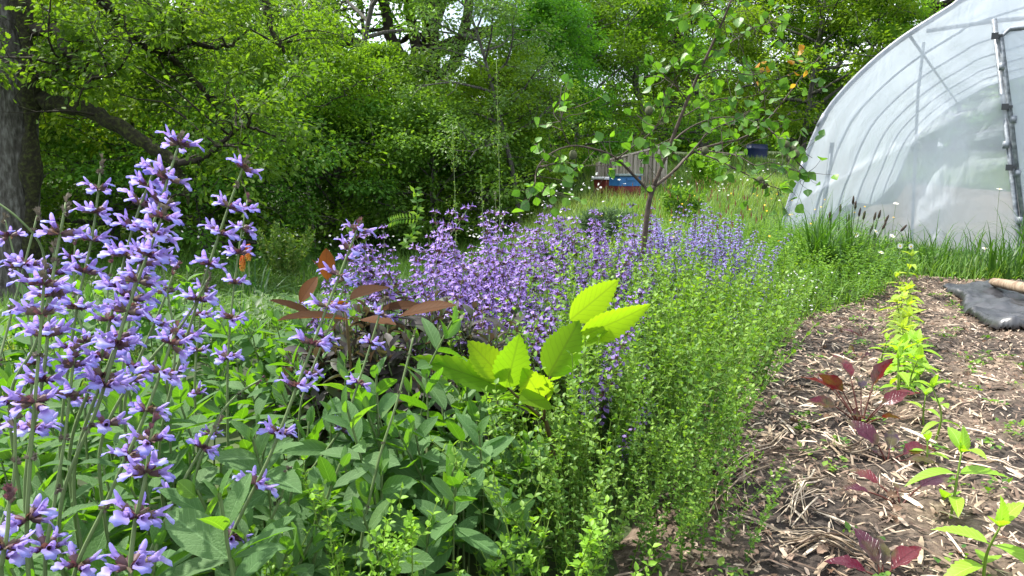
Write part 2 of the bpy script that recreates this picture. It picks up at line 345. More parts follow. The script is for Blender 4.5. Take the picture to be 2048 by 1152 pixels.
g = MB(); g.add(V, [F[keep]]); o = g.build("garden_bed", [soil_mat()]); tag(o, kind="structure")

# straw mulch / wood bits / dead leaves -----------------------------------
M_straw = solid("straw", [(.12, .08, .055), (.32, .25, .17), (.62, .52, .40)], .7, 6)
M_chip = solid("bark_chip", [(.08, .052, .038), (.22, .155, .115), (.42, .33, .25)], .85, 20)
M_dead = leafmat("dead_leaf", [(.13, .07, .04), (.25, .17, .12), (.32, .25, .19)], (1, 1, 1), .15, .7, vein=-.3)
def bed_pts(rng, n, xr, yr):
    x = rng.uniform(*xr, n); y = rng.uniform(*yr, n); k = in_bed(x, y); return x[k], y[k]
def strips(n, seed, lr, wr, yr, mb, thick=.35, xr=(-.4, 4.4), dens=None, lift=.012):
    rng = np.random.default_rng(seed); x, y = bed_pts(rng, n, xr, yr)
    if dens is not None: k = rng.random(len(x)) < dens(x, y); x, y = x[k], y[k]
    m = len(x); a = rng.uniform(0, math.pi, m); ln = rng.uniform(*lr, m)*rng.uniform(.5, 1, m); w = rng.uniform(*wr, m)
    T = leafT([.5, 1, .9, 1, .3], .5, .0, 0); V = T[0].copy(); V[:, 0] = V[:, 0]; V[:, 2] += .0
    bend = rng.normal(0, .1, m)
    dz = (bedz(x+np.cos(a)*ln, y+np.sin(a)*ln)-bedz(x, y)); dz = np.clip(dz, -.02, .02)+rng.uniform(-.004, .008, m)
    d = np.stack([np.cos(a)*ln, np.sin(a)*ln, dz], -1); up = unit(np.stack([rng.normal(0, .35, m), rng.normal(0, .35, m), np.ones(m)], -1))
    pos = np.stack([x, y, bedz(x, y)+rng.uniform(.002, lift, m)], -1)
    V[:, 2] += .05*np.sin(V[:, 1]*math.pi)
    mb.inst((V, T[1], T[2]), pos, d, up, np.stack([w, ln, ln*.6], -1), rng.random(m))
strawy = lambda x, y: np.clip(.25+1.0*ss(.5, .0, np.abs(x-(.28*y+.42))-.15)*ss(3.6, 2.4, y)+.25*(vnoise(x, y, 2, 9)), .1, 1)
mb = MB(); strips(17000, 11, (.02, .09), (.0015, .006), (.9, 5.3), mb, dens=strawy)
strips(1100, 12, (.06, .14), (.005, .012), (1.0, 3.6), mb, dens=strawy, lift=.02)
o = mb.build("straw_mulch", [M_straw]); tag(o, "pale chopped straw strewn over the garden path", "straw", kind="stuff")
mb = MB(); strips(46000, 13, (.008, .045), (.002, .010), (.9, 5.35), mb)
o = mb.build("bark_litter", [M_chip]); tag(o, "brown crumbled bark and wood bits covering the bed soil", "bark litter", kind="stuff")
mb = MB(); rng = np.random.default_rng(14); x, y = bed_pts(rng, 2600, (-.4, 4.4), (.95, 5.3)); m = len(x)
mb.inst(leafT([.05, .4, .25, .8, .5, 1, .6, .7, .08], .36, .5, .25, .04, 2), np.stack([x, y, bedz(x, y)+.012], -1), np.stack([rng.normal(0, 1, m), rng.normal(0, 1, m), rng.normal(0, .15, m)], -1), unit(np.stack([rng.normal(0, .4, m), rng.normal(0, .4, m), np.ones(m)], -1)), rng.uniform(.015, .042, m), rng.random(m))
o = mb.build("dead_leaves", [M_dead]); tag(o, "dry curled brown oak leaves lying in the mulch", "dead leaves", kind="stuff")
# big splayed straw stalks in front
def stalk_bundle(name, pts, n, w, label, seed, mat=None):
    rng = np.random.default_rng(seed); mb = MB(); root = None
    for i in range(int(n*1.6)):
        p = np.array([[q[0], q[1], 0] for q in pts])+np.array([*rng.normal(0, w*1.6, 2), 0])+rng.normal(0, w*.8, (len(pts), 3)); p = smooth_path(p, 12); i0 = rng.integers(0, 5); p = p[i0:i0+8]; c0 = p.mean(0); an = rng.normal(0, .22); ca, sa = math.cos(an), math.sin(an); p = c0+(p-c0)@np.array([[ca, sa, 0], [-sa, ca, 0], [0, 0, 1.]])
        p[:, 2] = bedz(p[:, 0], p[:, 1])+rng.uniform(.008, .03)+.01*np.sin(np.linspace(0, 3.14, 8))
        tube(mb, p, np.linspace(.0026, .0012, 8)*rng.uniform(.4, 1.5), 3, rnd=rng.random())
    o = mb.build(name, [mat or M_straw]); tag(o, label, "straw", "loose straw wisps on the path")
def gp(px, py):
    Y = CAMZ*FPX/max(py-330, 5)
    for _ in range(4):
        q = P(px, py, Y); 
        zt = float(bedz(q[0], q[1])) if q[1] < 6 else float(H(q[0], q[1]))
        Y = (CAMZ-zt)*Y/(CAMZ-q[2]) if CAMZ-q[2] > 1e-3 else Y
    return P(px, py, Y)[:2]
stalk_bundle("straw_wisp", [gp(1600, 880), gp(1470, 945), gp(1425, 1010), gp(1440, 1075)], 12, .009, "curved bundle of pale straw beside the oregano edge", 1)
stalk_bundle("straw_wisp", [gp(1740, 1120), gp(1620, 1090), gp(1500, 1105)], 8, .006, "straight flat straw bundle lying low in front of the nearest beet", 2)
stalk_bundle("straw_wisp", [gp(1640, 960), gp(1590, 1010), gp(1570, 1070)], 7, .006, "short pale straw bundle in the middle of the path", 3)
stalk_bundle("straw_wisp", [gp(1745, 890), gp(1690, 915), gp(1640, 870)], 6, .006, "straw bundle beside the dark beet with curled leaves", 4)
stalk_bundle("straw_wisp", [gp(1940, 935), gp(2000, 948), gp(2060, 962)], 3, .004, "thin grey straw lying right of the seedling row", 5)
# low weeds in the bed
mb = MB(); rng = np.random.default_rng(15); x, y = bed_pts(rng, 500, (0, 4.4), (1.2, 5.3)); n = 0
cx = np.repeat(x, 16); cyy = np.repeat(y, 16); m = len(cx); pos = np.stack([cx+rng.normal(0, .018, m), cyy+rng.normal(0, .018, m), 0*cx], -1); pos[:, 2] = bedz(pos[:, 0], pos[:, 1])+.012
mb.inst(OREG, pos, np.stack([rng.normal(0, 1, m), rng.normal(0, 1, m), rng.uniform(.1, .9, m)], -1), (0, 0, 1), rng.uniform(.008, .024, m), rng.random(m))
o = mb.build("weeds", [M_oreg]); tag(o, "tiny green weeds sprouting in the bed", "weeds", kind="stuff")

# ------------------------------------------------------------------ polytunnel
def solidc(name, col, rough=.5, metal=0, spec=.5):
    return solid(name, [tuple(c*.75 for c in col), col, tuple(min(1, c*1.2) for c in col)], rough, 12, metal, spec=spec)
M_galv = solid("galvanised_tube", [(.10, .115, .135), (.19, .215, .245), (.30, .33, .36)], .5, 25, .3)
M_clamp = solidc("black_clamp", (.03, .035, .04), .5)
M_tape = solid("taped_film_edge", [(.18, .20, .24), (.30, .33, .38)], .45, 30)
def film_mat(name="tunnel_film", inner=False):
    m, nt, N, L = nodes(name); tc = N("ShaderNodeTexCoord")
    mp = N("ShaderNodeMapping"); mp.inputs["Scale"].default_value = (1, 1, .35); mp.inputs["Rotation"].default_value = (0, R(25), 0); L(tc.outputs["Object"], mp.inputs[0])
    no = N("ShaderNodeTexNoise"); no.inputs["Scale"].default_value = 1.6; no.inputs["Detail"].default_value = 5; L(mp.outputs[0], no.inputs["Vector"])
    n2 = N("ShaderNodeTexNoise"); n2.inputs["Scale"].default_value = 3.5; n2.inputs["Detail"].default_value = 4; n2.inputs["Distortion"].default_value = 1.6; L(mp.outputs[0], n2.inputs["Vector"])
    op = N("ShaderNodeMapRange"); op.inputs[1].default_value = .35; op.inputs[2].default_value = .7; op.inputs[3].default_value = .58; op.inputs[4].default_value = .93; L(no.outputs["Fac"], op.inputs[0])
    b = N("ShaderNodeBump"); b.inputs["Strength"].default_value = .5; b.inputs["Distance"].default_value = .06; L(n2.outputs["Fac"], b.inputs["Height"])
    tl = N("ShaderNodeBsdfTranslucent"); tl.inputs[0].default_value = (.68, .75, .82, 1)
    di = N("ShaderNodeBsdfPrincipled"); di.inputs["Base Color"].default_value = (.62, .69, .77, 1); di.inputs["Roughness"].default_value = .25
    L(b.outputs[0], di.inputs["Normal"])
    m1 = N("ShaderNodeMixShader"); m1.inputs[0].default_value = .5; L(di.outputs[0], m1.inputs[1]); L(tl.outputs[0], m1.inputs[2])
    tp = N("ShaderNodeBsdfTransparent"); tp.inputs[0].default_value = (.93, .95, .96, 1)
    gl = N("ShaderNodeBsdfGlossy"); gl.inputs["Roughness"].default_value = .12; L(b.outputs[0], gl.inputs["Normal"])
    fr = N("ShaderNodeFresnel"); fr.inputs[0].default_value = 1.45; L(b.outputs[0], fr.inputs["Normal"])
    mg = N("ShaderNodeMixShader"); L(fr.outputs[0], mg.inputs[0]); L(tp.outputs[0], mg.inputs[1]); L(gl.outputs[0], mg.inputs[2])
    m2 = N("ShaderNodeMixShader"); L(op.outputs[0], m2.inputs[0]); L(mg.outputs[0], m2.inputs[1]); L(m1.outputs[0], m2.inputs[2])
    o = N("ShaderNodeOutputMaterial"); L(m2.outputs[0], o.inputs[0]); return m
M_film = film_mat()
TE = unit(np.array([.85, -.53, 0])); TA = np.array([-TE[1], TE[0], 0]); TA = TA if TA[1] > 0 else -TA   # along the wall, along the tunnel
TL = P(1562, 470, 7.6); TL[2] = 0
def wall_t(px, py):
    """(t,z) on the end-wall plane for a photo pixel"""
    best = None
    d = P(px, py, 1)-np.array([0, 0, CAMZ]); o_ = TL[:2]
    A = np.array([[d[0], -TE[0]], [d[1], -TE[1]]]); s_, t_ = np.linalg.solve(A, o_)
    return t_, CAMZ+d[2]*s_
arch_px = [(1564, 462), (1582, 395), (1602, 345), (1622, 288), (1655, 222), (1700, 168), (1750, 120), (1800, 80), (1850, 47), (1900, 16), (1950, -12)]
A_ = [wall_t(*p) for p in arch_px]
TW = 5.2; top = A_[-1]
left = [(A_[0][0]-.05, -.25)]+A_
crown = [(TW/2*.86, top[1]+.20), (TW/2, top[1]+.27)]
AR = np.array(left+crown); MR = AR[:-1][::-1].copy(); MR[:, 0] = TW-MR[:, 0]; AR = np.vstack([AR, MR])
ARS = smooth_path(np.c_[AR, np.zeros(len(AR))], 70)[:, :2]
def W3(t, z, s=0): 
    t = np.asarray(t, float); return TL+TE*t[..., None]+TA*np.asarray(s, float)[..., None]+np.array([0, 0, 1])*np.asarray(z, float)[..., None]
tun = empty("polytunnel", tuple(W3(np.array(TW/2), np.array(0.))), label="large polytunnel of cloudy clear plastic film on galvanised hoops", cat="polytunnel")
toff = -np.array(tun.location)
def tb(name, mb, mats, smooth=True):
    mb.V = [v+toff for v in mb.V]; return mb.build(name, mats, tun, smooth=smooth)
# end film: rows between base and arch
nt_, nz_ = 90, 46
half = 35
tt = np.linspace(0, 1, nt_); L_ = ARS[:36]; 
tcol = np.interp(tt, np.linspace(0, 1, 70), ARS[:, 0]); 
tcol = np.maximum.accumulate(tcol)+np.arange(nt_)*1e-4; zt = np.interp(tt, np.linspace(0, 1, 70), ARS[:, 1])
zz = np.linspace(0, 1, nz_)[:, None]; T2 = np.broadcast_to(tcol, (nz_, nt_)); Z2 = -.25+(zt[None]+.25)*zz
def crease(t, z, a, c, w, h): # ridge along the line t*cos a + z*sin a = c
    s_ = t*math.cos(a)+z*math.sin(a)-c; return h*np.exp(-(s_/w)**2)
disp = .035*(vnoise(T2*1.3+5, Z2*.7+5, 1.2, 21)-.5)+.02*(vnoise(T2*3+9, Z2+9+T2, 2, 22)-.5)
for a, c, w, h in [(.75, 1.95, .05, -.05), (.9, 2.35, .03, .04), (-.35, 1.2, .04, .035), (-.5, .72, .035, -.04), (2.1, .35, .03, .03), (.2, .62, .03, .03), (.1, 1.15, .05, -.03), (-.8, .6, .03, .03), (.05, 1.7, .04, .03)]: disp = disp+crease(T2, Z2, a, c, w, h)
disp = disp*np.sin(zz*math.pi)**.5
V = W3(T2, Z2, -.03-np.abs(0)-disp).reshape(-1, 3); i = (np.arange(nz_-1)[:, None]*nt_+np.arange(nt_-1)[None]).ravel()
mb = MB(); mb.add(V, [np.stack([i, i+1, i+1+nt_, i+nt_], -1)]); tb("end_film", mb, [M_film])
# side cover along the tunnel
TD = 9.0; ns = 30
S2 = np.linspace(0, TD, ns)[:, None]*np.ones((1, 70)); T3 = np.broadcast_to(ARS[:, 0], S2.shape); Z3 = np.broadcast_to(ARS[:, 1], S2.shape)
sag = -.004*np.abs(np.sin(S2/1.5*math.pi)); cen = np.array([TW/2, 1.0])
V = W3(cen[0]+(T3-cen[0])*(1.006+sag*.4), cen[1]+(Z3-cen[1])*(1.006+sag*.4), S2).reshape(-1, 3); i = (np.arange(ns-1)[:, None]*70+np.arange(69)[None]).ravel()
mb = MB(); mb.add(V, [np.stack([i, i+1, i+71, i+70], -1)]); tb("cover_film", mb, [M_film])
V = W3(T2, Z2, np.full(T2.shape, TD)).reshape(-1, 3); i = (np.arange(nz_-1)[:, None]*nt_+np.arange(nt_-1)[None]).ravel()
mb = MB(); 
for k in range(7):
    mb = MB(); s_ = k*1.5; tube(mb, W3(ARS[:, 0], ARS[:, 1], np.full(70, s_)), .026 if k == 0 else .014, 8); tb("hoop", mb, [M_galv if k else M_tape])
for (t, z) in [(ARS[22][0], ARS[22][1]), (TW/2, ARS[35][1]), (ARS[47][0], ARS[47][1])]:
    mb = MB(); tube(mb, W3(np.full(4, cen[0]+(t-cen[0])*.985), np.full(4, cen[1]+(z-cen[1])*.985), np.linspace(0, TD, 4)), .015, 6); tb("purlin", mb, [M_galv])
# film clips / black tape at the hoop
for i0, i1 in [(8, 9), (12, 13)]:
    p = ARS[i0:i1+1]; mb = MB(); tube(mb, W3(p[:, 0], p[:, 1], np.full(len(p), 0)), .031, 8); tb("repair_tape", mb, [M_tape])
# door post, header, door
p0, p1 = wall_t(1988, 40), wall_t(2043, 520); dp0, dp1 = wall_t(2003, 62), wall_t(2058, 540)
mb = MB(); tube(mb, W3(np.array([p0[0], p1[0], p1[0]+.01]), np.array([p0[1], p1[1], -.1]), np.full(3, -.045)), .021, 8); tb("door_post", mb, [M_galv])
h0 = wall_t(1852, 60)
mb = MB(); tube(mb, W3(np.array([h0[0], p0[0], p0[0]+1.5]), np.array([h0[1], p0[1], p0[1]+.03]), np.full(3, .06)), .018, 8); tb("header_bar", mb, [M_galv])
mb = MB(); u0 = wall_t(1842, 75); u1 = wall_t(1830, 180); u2 = wall_t(1826, 400)
tube(mb, W3(np.array([u0[0], u1[0], u2[0]]), np.array([u0[1], u1[1], -.1]), np.full(3, .3)), .013, 6); tb("upright", mb, [M_galv])
mb = MB(); u0 = wall_t(1664, 285); u2 = wall_t(1632, 470); tube(mb, W3(np.array([u0[0], u2[0]]), np.array([u0[1], u2[1]-.5]), np.full(2, .02)), .02, 6); tb("upright", mb, [M_galv])
door = None
mb = MB(); w = 1.15
dpts = np.array([[dp1[0], -.02], [dp0[0], dp0[1]-.06], [dp0[0]+.06, dp0[1]], [dp0[0]+w-.06, dp0[1]+.03], [dp0[0]+w, dp0[1]-.03], [dp1[0]+w, -.02], [dp1[0], -.02]])
tube(mb, W3(dpts[:, 0], dpts[:, 1], np.full(7, -.075)), .02, 8); door = tb("door", mb, [M_galv])
nx, nz = 12, 24; T4, Z4 = np.meshgrid(np.linspace(0, 1, nx), np.linspace(.01, 1, nz)); lean = dp1[0]+(dp0[0]-dp1[0])*Z4
V = W3(lean+T4*w, Z4*dp0[1]-.01, -.078-.01*np.sin(T4*9+Z4*5)).reshape(-1, 3)+toff; i = (np.arange(nz-1)[:, None]*nx+np.arange(nx-1)[None]).ravel()
mb = MB(); mb.add(V, [np.stack([i, i+1, i+1+nx, i+nx], -1)]); mb.build("door_film", [M_film], door)
ROT = Matrix((TE, TA, (0, 0, 1))).transposed()
for (px, py) in [(2018, 335), (1990, 75), (2010, 215)]:
    t, z = wall_t(px, py); mb = MB(); box(mb, W3(np.array(t), np.array(z), np.array(-.095)), (.05, .03, .05), ROT); box(mb, W3(np.array(t+.03), np.array(z), np.array(-.098)), (.05, .012, .02), ROT)
    mb.V = [v+toff for v in mb.V]; mb.build("hinge", [M_clamp], tun, smooth=False)
for (px, py) in [(2034, 347), (2005, 135), (2012, 290), (2040, 440), (2026, 240)]:
    t, z = wall_t(px, py); mb = MB(); tube(mb, W3(np.array([t, t]), np.array([z-.03, z+.03]), np.array([-.075, -.075])), .027, 8); mb.V = [v+toff for v in mb.V]; mb.build("clip", [M_galv], door)
# interior: soil bed visible through the film
mb = MB(); xs_ = np.linspace(.3, TW-.3, 20); ys_ = np.linspace(.3, TD-.3, 20); XX, YY = np.meshgrid(xs_, ys_)
q = W3(XX, np.zeros(XX.shape), YY); q[..., 2] = H(q[..., 0], q[..., 1])+.03; i = (np.arange(19)[:, None]*20+np.arange(19)[None]).ravel()
mb.add(q.reshape(-1, 3), [np.stack([i, i+1, i+21, i+20], -1)]); o = mb.build("path", [solid("dry_earth", [(.20, .15, .10), (.36, .28, .20)], .95, 6)]); tag(o, kind="structure")

# ------------------------------------------------------------------ trees
def branch(rng, p0, d, ln, n, wander, lift):
    pts = [np.array(p0, float)]; d = unit(np.array(d, float)); st = ln/(n-1)
    for _ in range(n-1):
        d = unit(d+rng.normal(0, wander, 3)+np.array([0, 0, lift])); pts.append(pts[-1]+d*st)
    return np.array(pts)
def grow_tree(seed, Ht, Rd, z0, nl, ls, tr, T=KITE, droop=-.02, limbs=16, sub=6, flat=.5, spread=.16, top_r=.35, lean=(0, 0), trunk_pts=None, gap=0.0, sides=7):
    """trunk chunk, crown chunk. foliage sits on real twigs"""
    rng = np.random.default_rng(seed); wd = MB(); lf = MB()
    tp = branch(rng, (0, 0, -.3), (lean[0], lean[1], 1), Ht*.92+.3, 10, .06, .08) if trunk_pts is None else np.array(trunk_pts)
    tube(wd, smooth_path(tp, 26), np.linspace(1, .22, 26)**1.1*tr, max(sides, 10), rough=.05, rng=rng)
    sites = []; zs = tp[:, 2]
    for i in range(limbs):
        u = (i+.5)/limbs; z = z0+(Ht*.93-z0)*u**.9; p = np.array([np.interp(z, zs, tp[:, k]) for k in range(3)]); p[2] = z
        az = i*2.39996+rng.normal(0, .3); prof = math.sin(math.pi*min(.98, (.22+.78*u)))**.7*(1-top_r*u)+.15
        ln = Rd*prof*rng.uniform(.75, 1.15); el = .15+.9*u
        lp = branch(rng, p, (math.cos(az)*math.cos(el), math.sin(az)*math.cos(el), math.sin(el)), ln, 7, .16, droop)
        r0 = tr*(.5*(1-u)+.14); tube(wd, lp, np.linspace(r0, r0*.25, 7), sides, cap=False)
        for j in range(sub):
            v = .3+.7*(j+rng.random())/sub; q = np.array([np.interp(v*6, np.arange(7), lp[:, k]) for k in range(3)]); a2 = az+rng.choice([-1, 1])*rng.uniform(.4, 1.3)
            sp = branch(rng, q, (math.cos(a2), math.sin(a2), rng.normal(.1, .3)), ln*rng.uniform(.25, .5), 5, .22, droop)
            tube(wd, sp, np.linspace(r0*.3, r0*.1+.004, 5), 4, cap=False)
            for k in range(4):
                w_ = rng.uniform(.3, 1)*4; q2 = np.array([np.interp(w_, np.arange(5), sp[:, c]) for c in range(3)]); a3 = a2+rng.normal(0, .9)
                if rng.random() < gap: continue
                tw = branch(rng, q2, (math.cos(a3), math.sin(a3), rng.normal(0, .3)), rng.uniform(.25, .6)*(Rd/2.6)**.5, 4, .25, droop); sites.append(tw)
    sites = np.array(sites); n = len(sites); m = nl; wgt = rng.random(n)**.6; wgt /= wgt.sum(); s = rng.choice(n, m, p=wgt)
    u = rng.random(m)*3; i0 = np.minimum(u.astype(int), 2); f = (u-i0)[:, None]; p = sites[s, i0]*(1-f)+sites[s, i0+1]*f
    tw_d = unit(sites[s, 3]-sites[s, 0]); off = rng.normal(0, 1, (m, 3))*np.array([spread, spread, spread*flat]); p = p+off
    d = unit(tw_d*.5+unit(off)+rng.normal(0, .35, (m, 3))+np.array([0, 0, -.25])); up = unit(np.array([0, 0, 1.])+rng.normal(0, .45, (m, 3)))
    cl = rng.random(n)[s]*.55+rng.random(m)*.45
    lf.inst(T, p, d, up, ls*rng.uniform(.7, 1.25, m), cl)
    return wd, lf
# five kinds of forest tree, copied below (wood mesh + crown mesh each)
KINDS = {}
def kind(k, bark, leaf, **a):
    wd, lf = grow_tree(**a)
    if k in ("oak", "tall"):     # forked trunk
        r = np.random.default_rng(9); z1 = 2.3 if k == "oak" else 2.0; tr_ = a["tr"]
        for sx in (1, -1, .4): tube(wd, smooth_path([(0, 0, z1), (sx*.25, -.1, z1+1.1), (sx*.95, -.2, z1+2.6), (sx*1.3, -.5, z1+5)], 16)+r.normal(0, .03, (16, 3)), np.linspace(tr_*.72, tr_*.25, 16), 8)
        for j in range(9):
            an = r.uniform(0, 6.28); bp = branch(r, (0, 0, z1+.6+j*.45), (math.cos(an), math.sin(an), .35), 2.6, 9, .28, .02); tube(wd, bp, np.linspace(tr_*.28, .02, 9), 6, cap=False)
    KINDS[k] = (wd.mesh("trunk", [bark]), lf.mesh("crown", [leaf]))
M_forestY = leafmat("hazel_leaf", [(.08, .15, .013), (.13, .22, .018), (.19, .29, .022)], (1.5, 1.5, .5), .47, .5, objvar=.4, spec=.15)
M_forestD = leafmat("shade_leaf", [(.065, .165, .035), (.11, .245, .045), (.17, .33, .055)], (1.8, 1.75, .5), .5, .5, objvar=.4, spec=.15)
M_forestG = leafmat("grey_green_leaf", [(.08, .15, .04), (.13, .22, .055), (.18, .3, .08)], (1.5, 1.6, .5), .4, .45, objvar=.3)
kind("hazel", M_bark, M_forestY, seed=1, Ht=5.2, Rd=2.5, z0=.25, nl=23000, ls=.10, tr=.09, limbs=26, sub=6, top_r=.2)
kind("maple", M_bark, M_forest, seed=2, Ht=7.0, Rd=2.7, z0=.5, nl=27000, ls=.115, tr=.12, limbs=28, sub=6)
kind("tall", M_bark, M_forest, seed=3, Ht=12, Rd=3.4, z0=3.0, nl=12500, ls=.14, tr=.2, limbs=26, sub=7, gap=.35)
kind("oak", M_barkdk, M_forestD, seed=4, Ht=14, Rd=4.6, z0=3.6, nl=15000, ls=.15, tr=.36, limbs=22, sub=8, gap=.4, spread=.22)
kind("shrub", M_bark, M_forestD, seed=5, Ht=2.6, Rd=1.7, z0=.05, nl=17000, ls=.085, tr=.05, limbs=22, sub=5, top_r=.1)
kind("ash", M_bark, M_forestG, seed=6, Ht=8.5, Rd=2.0, z0=1.6, nl=17000, ls=.09, tr=.08, limbs=24, sub=5, gap=.3)
def put(k, px, Y, s=1.0, rz=0, label=None, cat="tree", name=None, zs=1.0, group="trees of the woodland edge"):
    q = P(px, 400, Y); z = float(H(q[0], q[1])); wood, crown = KINDS[k]
    r = empty(name or "woodland_tree", (q[0], q[1], z), rz, label=label, cat=cat, group=group); r.scale = (s, s, s*zs)
    link("trunk", wood, r); link("crown", crown, r); return r
EDGE = [  # kind, px, Y, scale, rot, label
 ("maple", -330, 13.5, 1.0, .3, "leafy maple just outside the left edge behind the great oak"),
 ("shrub", 60, 11.5, .9, .9, "dark low shrub right behind the great oak trunk"),
 ("maple", 90, 14.5, .7, 1.4, "green maple directly behind the great oak trunk"),
 ("hazel", 230, 12.5, .9, 2.2, "hazel under the oak's thick bending limb"),
 ("shrub", 400, 12.3, 1.0, .2, "dark shrub beneath the hanging tip of the oak limb"),
 ("maple", 420, 15.5, .6, 3.2, "dense maple behind the tallest foreground sage spikes"),
 ("hazel", 560, 13.3, .72, 4.0, "bright hazel rising behind the red hot pokers"),
 ("shrub", 680, 13.4, .9, 1.3, "low dark shrub behind the upright brown leaf"),
 ("ash", 655, 15.5, 1.1, 5.1, "thin grey-stemmed ash with bare pale twigs left of the forked oak"),
 ("maple", 800, 15.0, .52, .8, "maple with layered branches below the forked oak"),
 ("shrub", 860, 13.2, .85, 2.7, "dark shrub at the shady gap below the forked oak"),
 ("hazel", 960, 14.0, .62, 3.7, "yellow-green hazel behind the tall seeding dock stalk"),
 ("ash", 1045, 12.8, .62, 1.9, "slender young ash standing left of the beehives"),
 ("maple", 1090, 15.8, .55, 2.5, "maple between the slender ash and the fence"),
 ("shrub", 1000, 14.3, .7, 4.4, "dark shrub at the meadow edge left of the slender ash"),
 ("hazel", 1150, 17.5, .8, 5.6, "hazel directly left of the wooden fence"),
 ("maple", 1290, 19.5, .68, .5, "maple rising behind the wooden fence"),
 ("hazel", 1400, 21, .85, 1.1, "hazel between the fence and the blue barrel"),
 ("maple", 1500, 25, .85, 2.1, "maple behind the blue barrel"),
 ("hazel", 1600, 22, 1.1, 3.0, "bright hazel left of the polytunnel's taped hoop"),
 ("maple", 1690, 22, .68, 3.6, "maple rising beside the polytunnel's left shoulder"),
 ("maple", 1900, 26, .7, 4.6, "maple showing above the polytunnel roof"),
 ("maple", 2150, 24, 1.2, 5.6, "maple beyond the right side of the polytunnel"),
 ("tall", -100, 19, 1.0, .4, "tall tree far left beyond the great oak"),
 ("tall", 250, 20, 1.0, 1.4, "tall tree seen between the great oak's upper branches"),
 ("tall", 500, 19, 1.0, 2.4, "tall grey trunk forking above the oak's limb tip"),
 ("oak", 860, 21, 1.0, 3.3, "dark forked oak standing high against the sky"),
 ("tall", 720, 25, 1.0, 4.4, "tall thin tree just left of the dark forked oak"),
  ("hazel", 770, 18.5, .62, 4.4, "rounded hazel filling in below the forked oak's left side"),
 ("hazel", 930, 18, .66, 5.4, "rounded hazel filling in below the forked oak's right side"),
 ("oak", 1330, 27, .8, .9, "oak with crooked limbs behind the small orchard tree"),
 ("tall", 1640, 29, .95, 3.0, "tall tree left of the sky gap beside the polytunnel"),
 ("oak", 1850, 34, .9, 4.0, "far oak peeping above the polytunnel's arch"),
 ("tall", 380, 27, 1.05, 5.0, "tall distant tree behind the oak's arching side branch"),
 ("tall", 60, 27, 1.05, 5.9, "tall distant tree left behind the great oak trunk"),
 ("oak", -500, 24, 1.0, 1.1, "broad oak beyond the left edge"),
 ]
for (k, px, Y, s, rz, lb) in EDGE:
    cat = "shrub" if k == "shrub" else "tree"; nm = {"shrub": "woodland_shrub", "oak": "oak_tree", "hazel": "hazel_tree", "ash": "ash_tree", "maple": "maple_tree", "tall": "tall_tree"}[k]
    r = put(k, px, Y, s, rz, lb, cat, nm)
# far wood: one mass closing the background
rng = np.random.default_rng(31); mb = MB(); n = 150000
blob = 420; bx = rng.uniform(-48, 45, blob); by = rng.uniform(38, 52, blob); bz = rng.uniform(0, 1, blob)**1.3*3.6; br = rng.uniform(.9, 1.9, blob)
s = rng.integers(0, blob, n); dd = unit(rvec(rng, n)); p = np.stack([bx[s], by[s], H(bx[s], by[s])+bz[s]], -1)+dd*(br[s]*rng.uniform(.6, 1, n))[:, None]*np.array([1.3, 1, .75])
mb.inst(KITE, p, unit(dd+rvec(rng, n, .5)), unit(rvec(rng, n, .6)+np.array([0, -.2, 1])), rng.uniform(.28, .5, n), rng.random(n))
o = mb.build("far_wood", [M_forestD]); tag(o, "far-off woodland mass closing the view behind the trees", "woodland", kind="stuff")
# bare pale twigs (dead saplings) by the ash
for j, (px, Y, h_) in enumerate([(628, 13.0, 5.0), (690, 13.6, 5.2)]):
    rng = np.random.default_rng(60+j); mb = MB(); q = P(px, 400, Y); z = float(H(q[0], q[1]))
    tp = branch(rng, (0, 0, -.1), (rng.normal(0, .05), 0, 1), h_, 9, .05, .1); tube(mb, tp, np.linspace(.03, .006, 9), 5)
    o = mb.build("dead_sapling", [M_pale], None, (q[0], q[1], z)); tag(o, ["bare pale dead sapling left of the thin ash", "bare pale dead sapling right of the thin ash"][j], "dead sapling", "bare dead saplings")
    mb = MB()
    for b in range(26):
        u = rng.uniform(1.5, 8); p = np.array([np.interp(u, np.arange(9), tp[:, k]) for k in range(3)]); a = rng.uniform(0, 6.28)
        bp = branch(rng, p, (math.cos(a), math.sin(a), .7), rng.uniform(.4, 1.1), 5, .15, .05); tube(mb, bp, np.linspace(.008, .003, 5), 3, cap=False)
    mb.build("branches", [M_pale], o)

# ------------------------------------------------------------------ great oak (left)
YO = 8.0; oak = empty("great_oak", tuple(P(38, 560, YO)*np.array([1, 1, 0])+np.array([0, 0, -.62])), label="great old oak with grey trunk and thick mossy limb bending right", cat="tree")
oo = -np.array(oak.location); rng = np.random.default_rng(77)
def opx(pts): return np.array([P(*p) for p in pts])+oo
mb = MB(); tube(mb, smooth_path(opx([(40, 660, YO), (38, 500, YO), (35, 330, YO), (32, 180, YO), (20, 40, YO), (5, -120, YO), (-20, -300, YO)]), 40), np.interp(np.linspace(0, 1, 40), [0, .12, .5, 1], [.27, .2, .185, .16]), 22, rough=.025, rng=rng); trunk = mb.build("trunk", [M_barkbig], oak)
mb = MB(); mp_ = smooth_path(opx([(62, 520, YO-.07), (64, 420, YO-.1), (60, 300, YO-.12), (62, 200, YO-.12), (50, 60, YO-.12), (30, -60, YO-.1)]), 24); tube(mb, mp_, .075+.02*np.sin(np.arange(24)), 9, rough=.15, rng=rng); mb.build("moss", [M_moss], trunk)
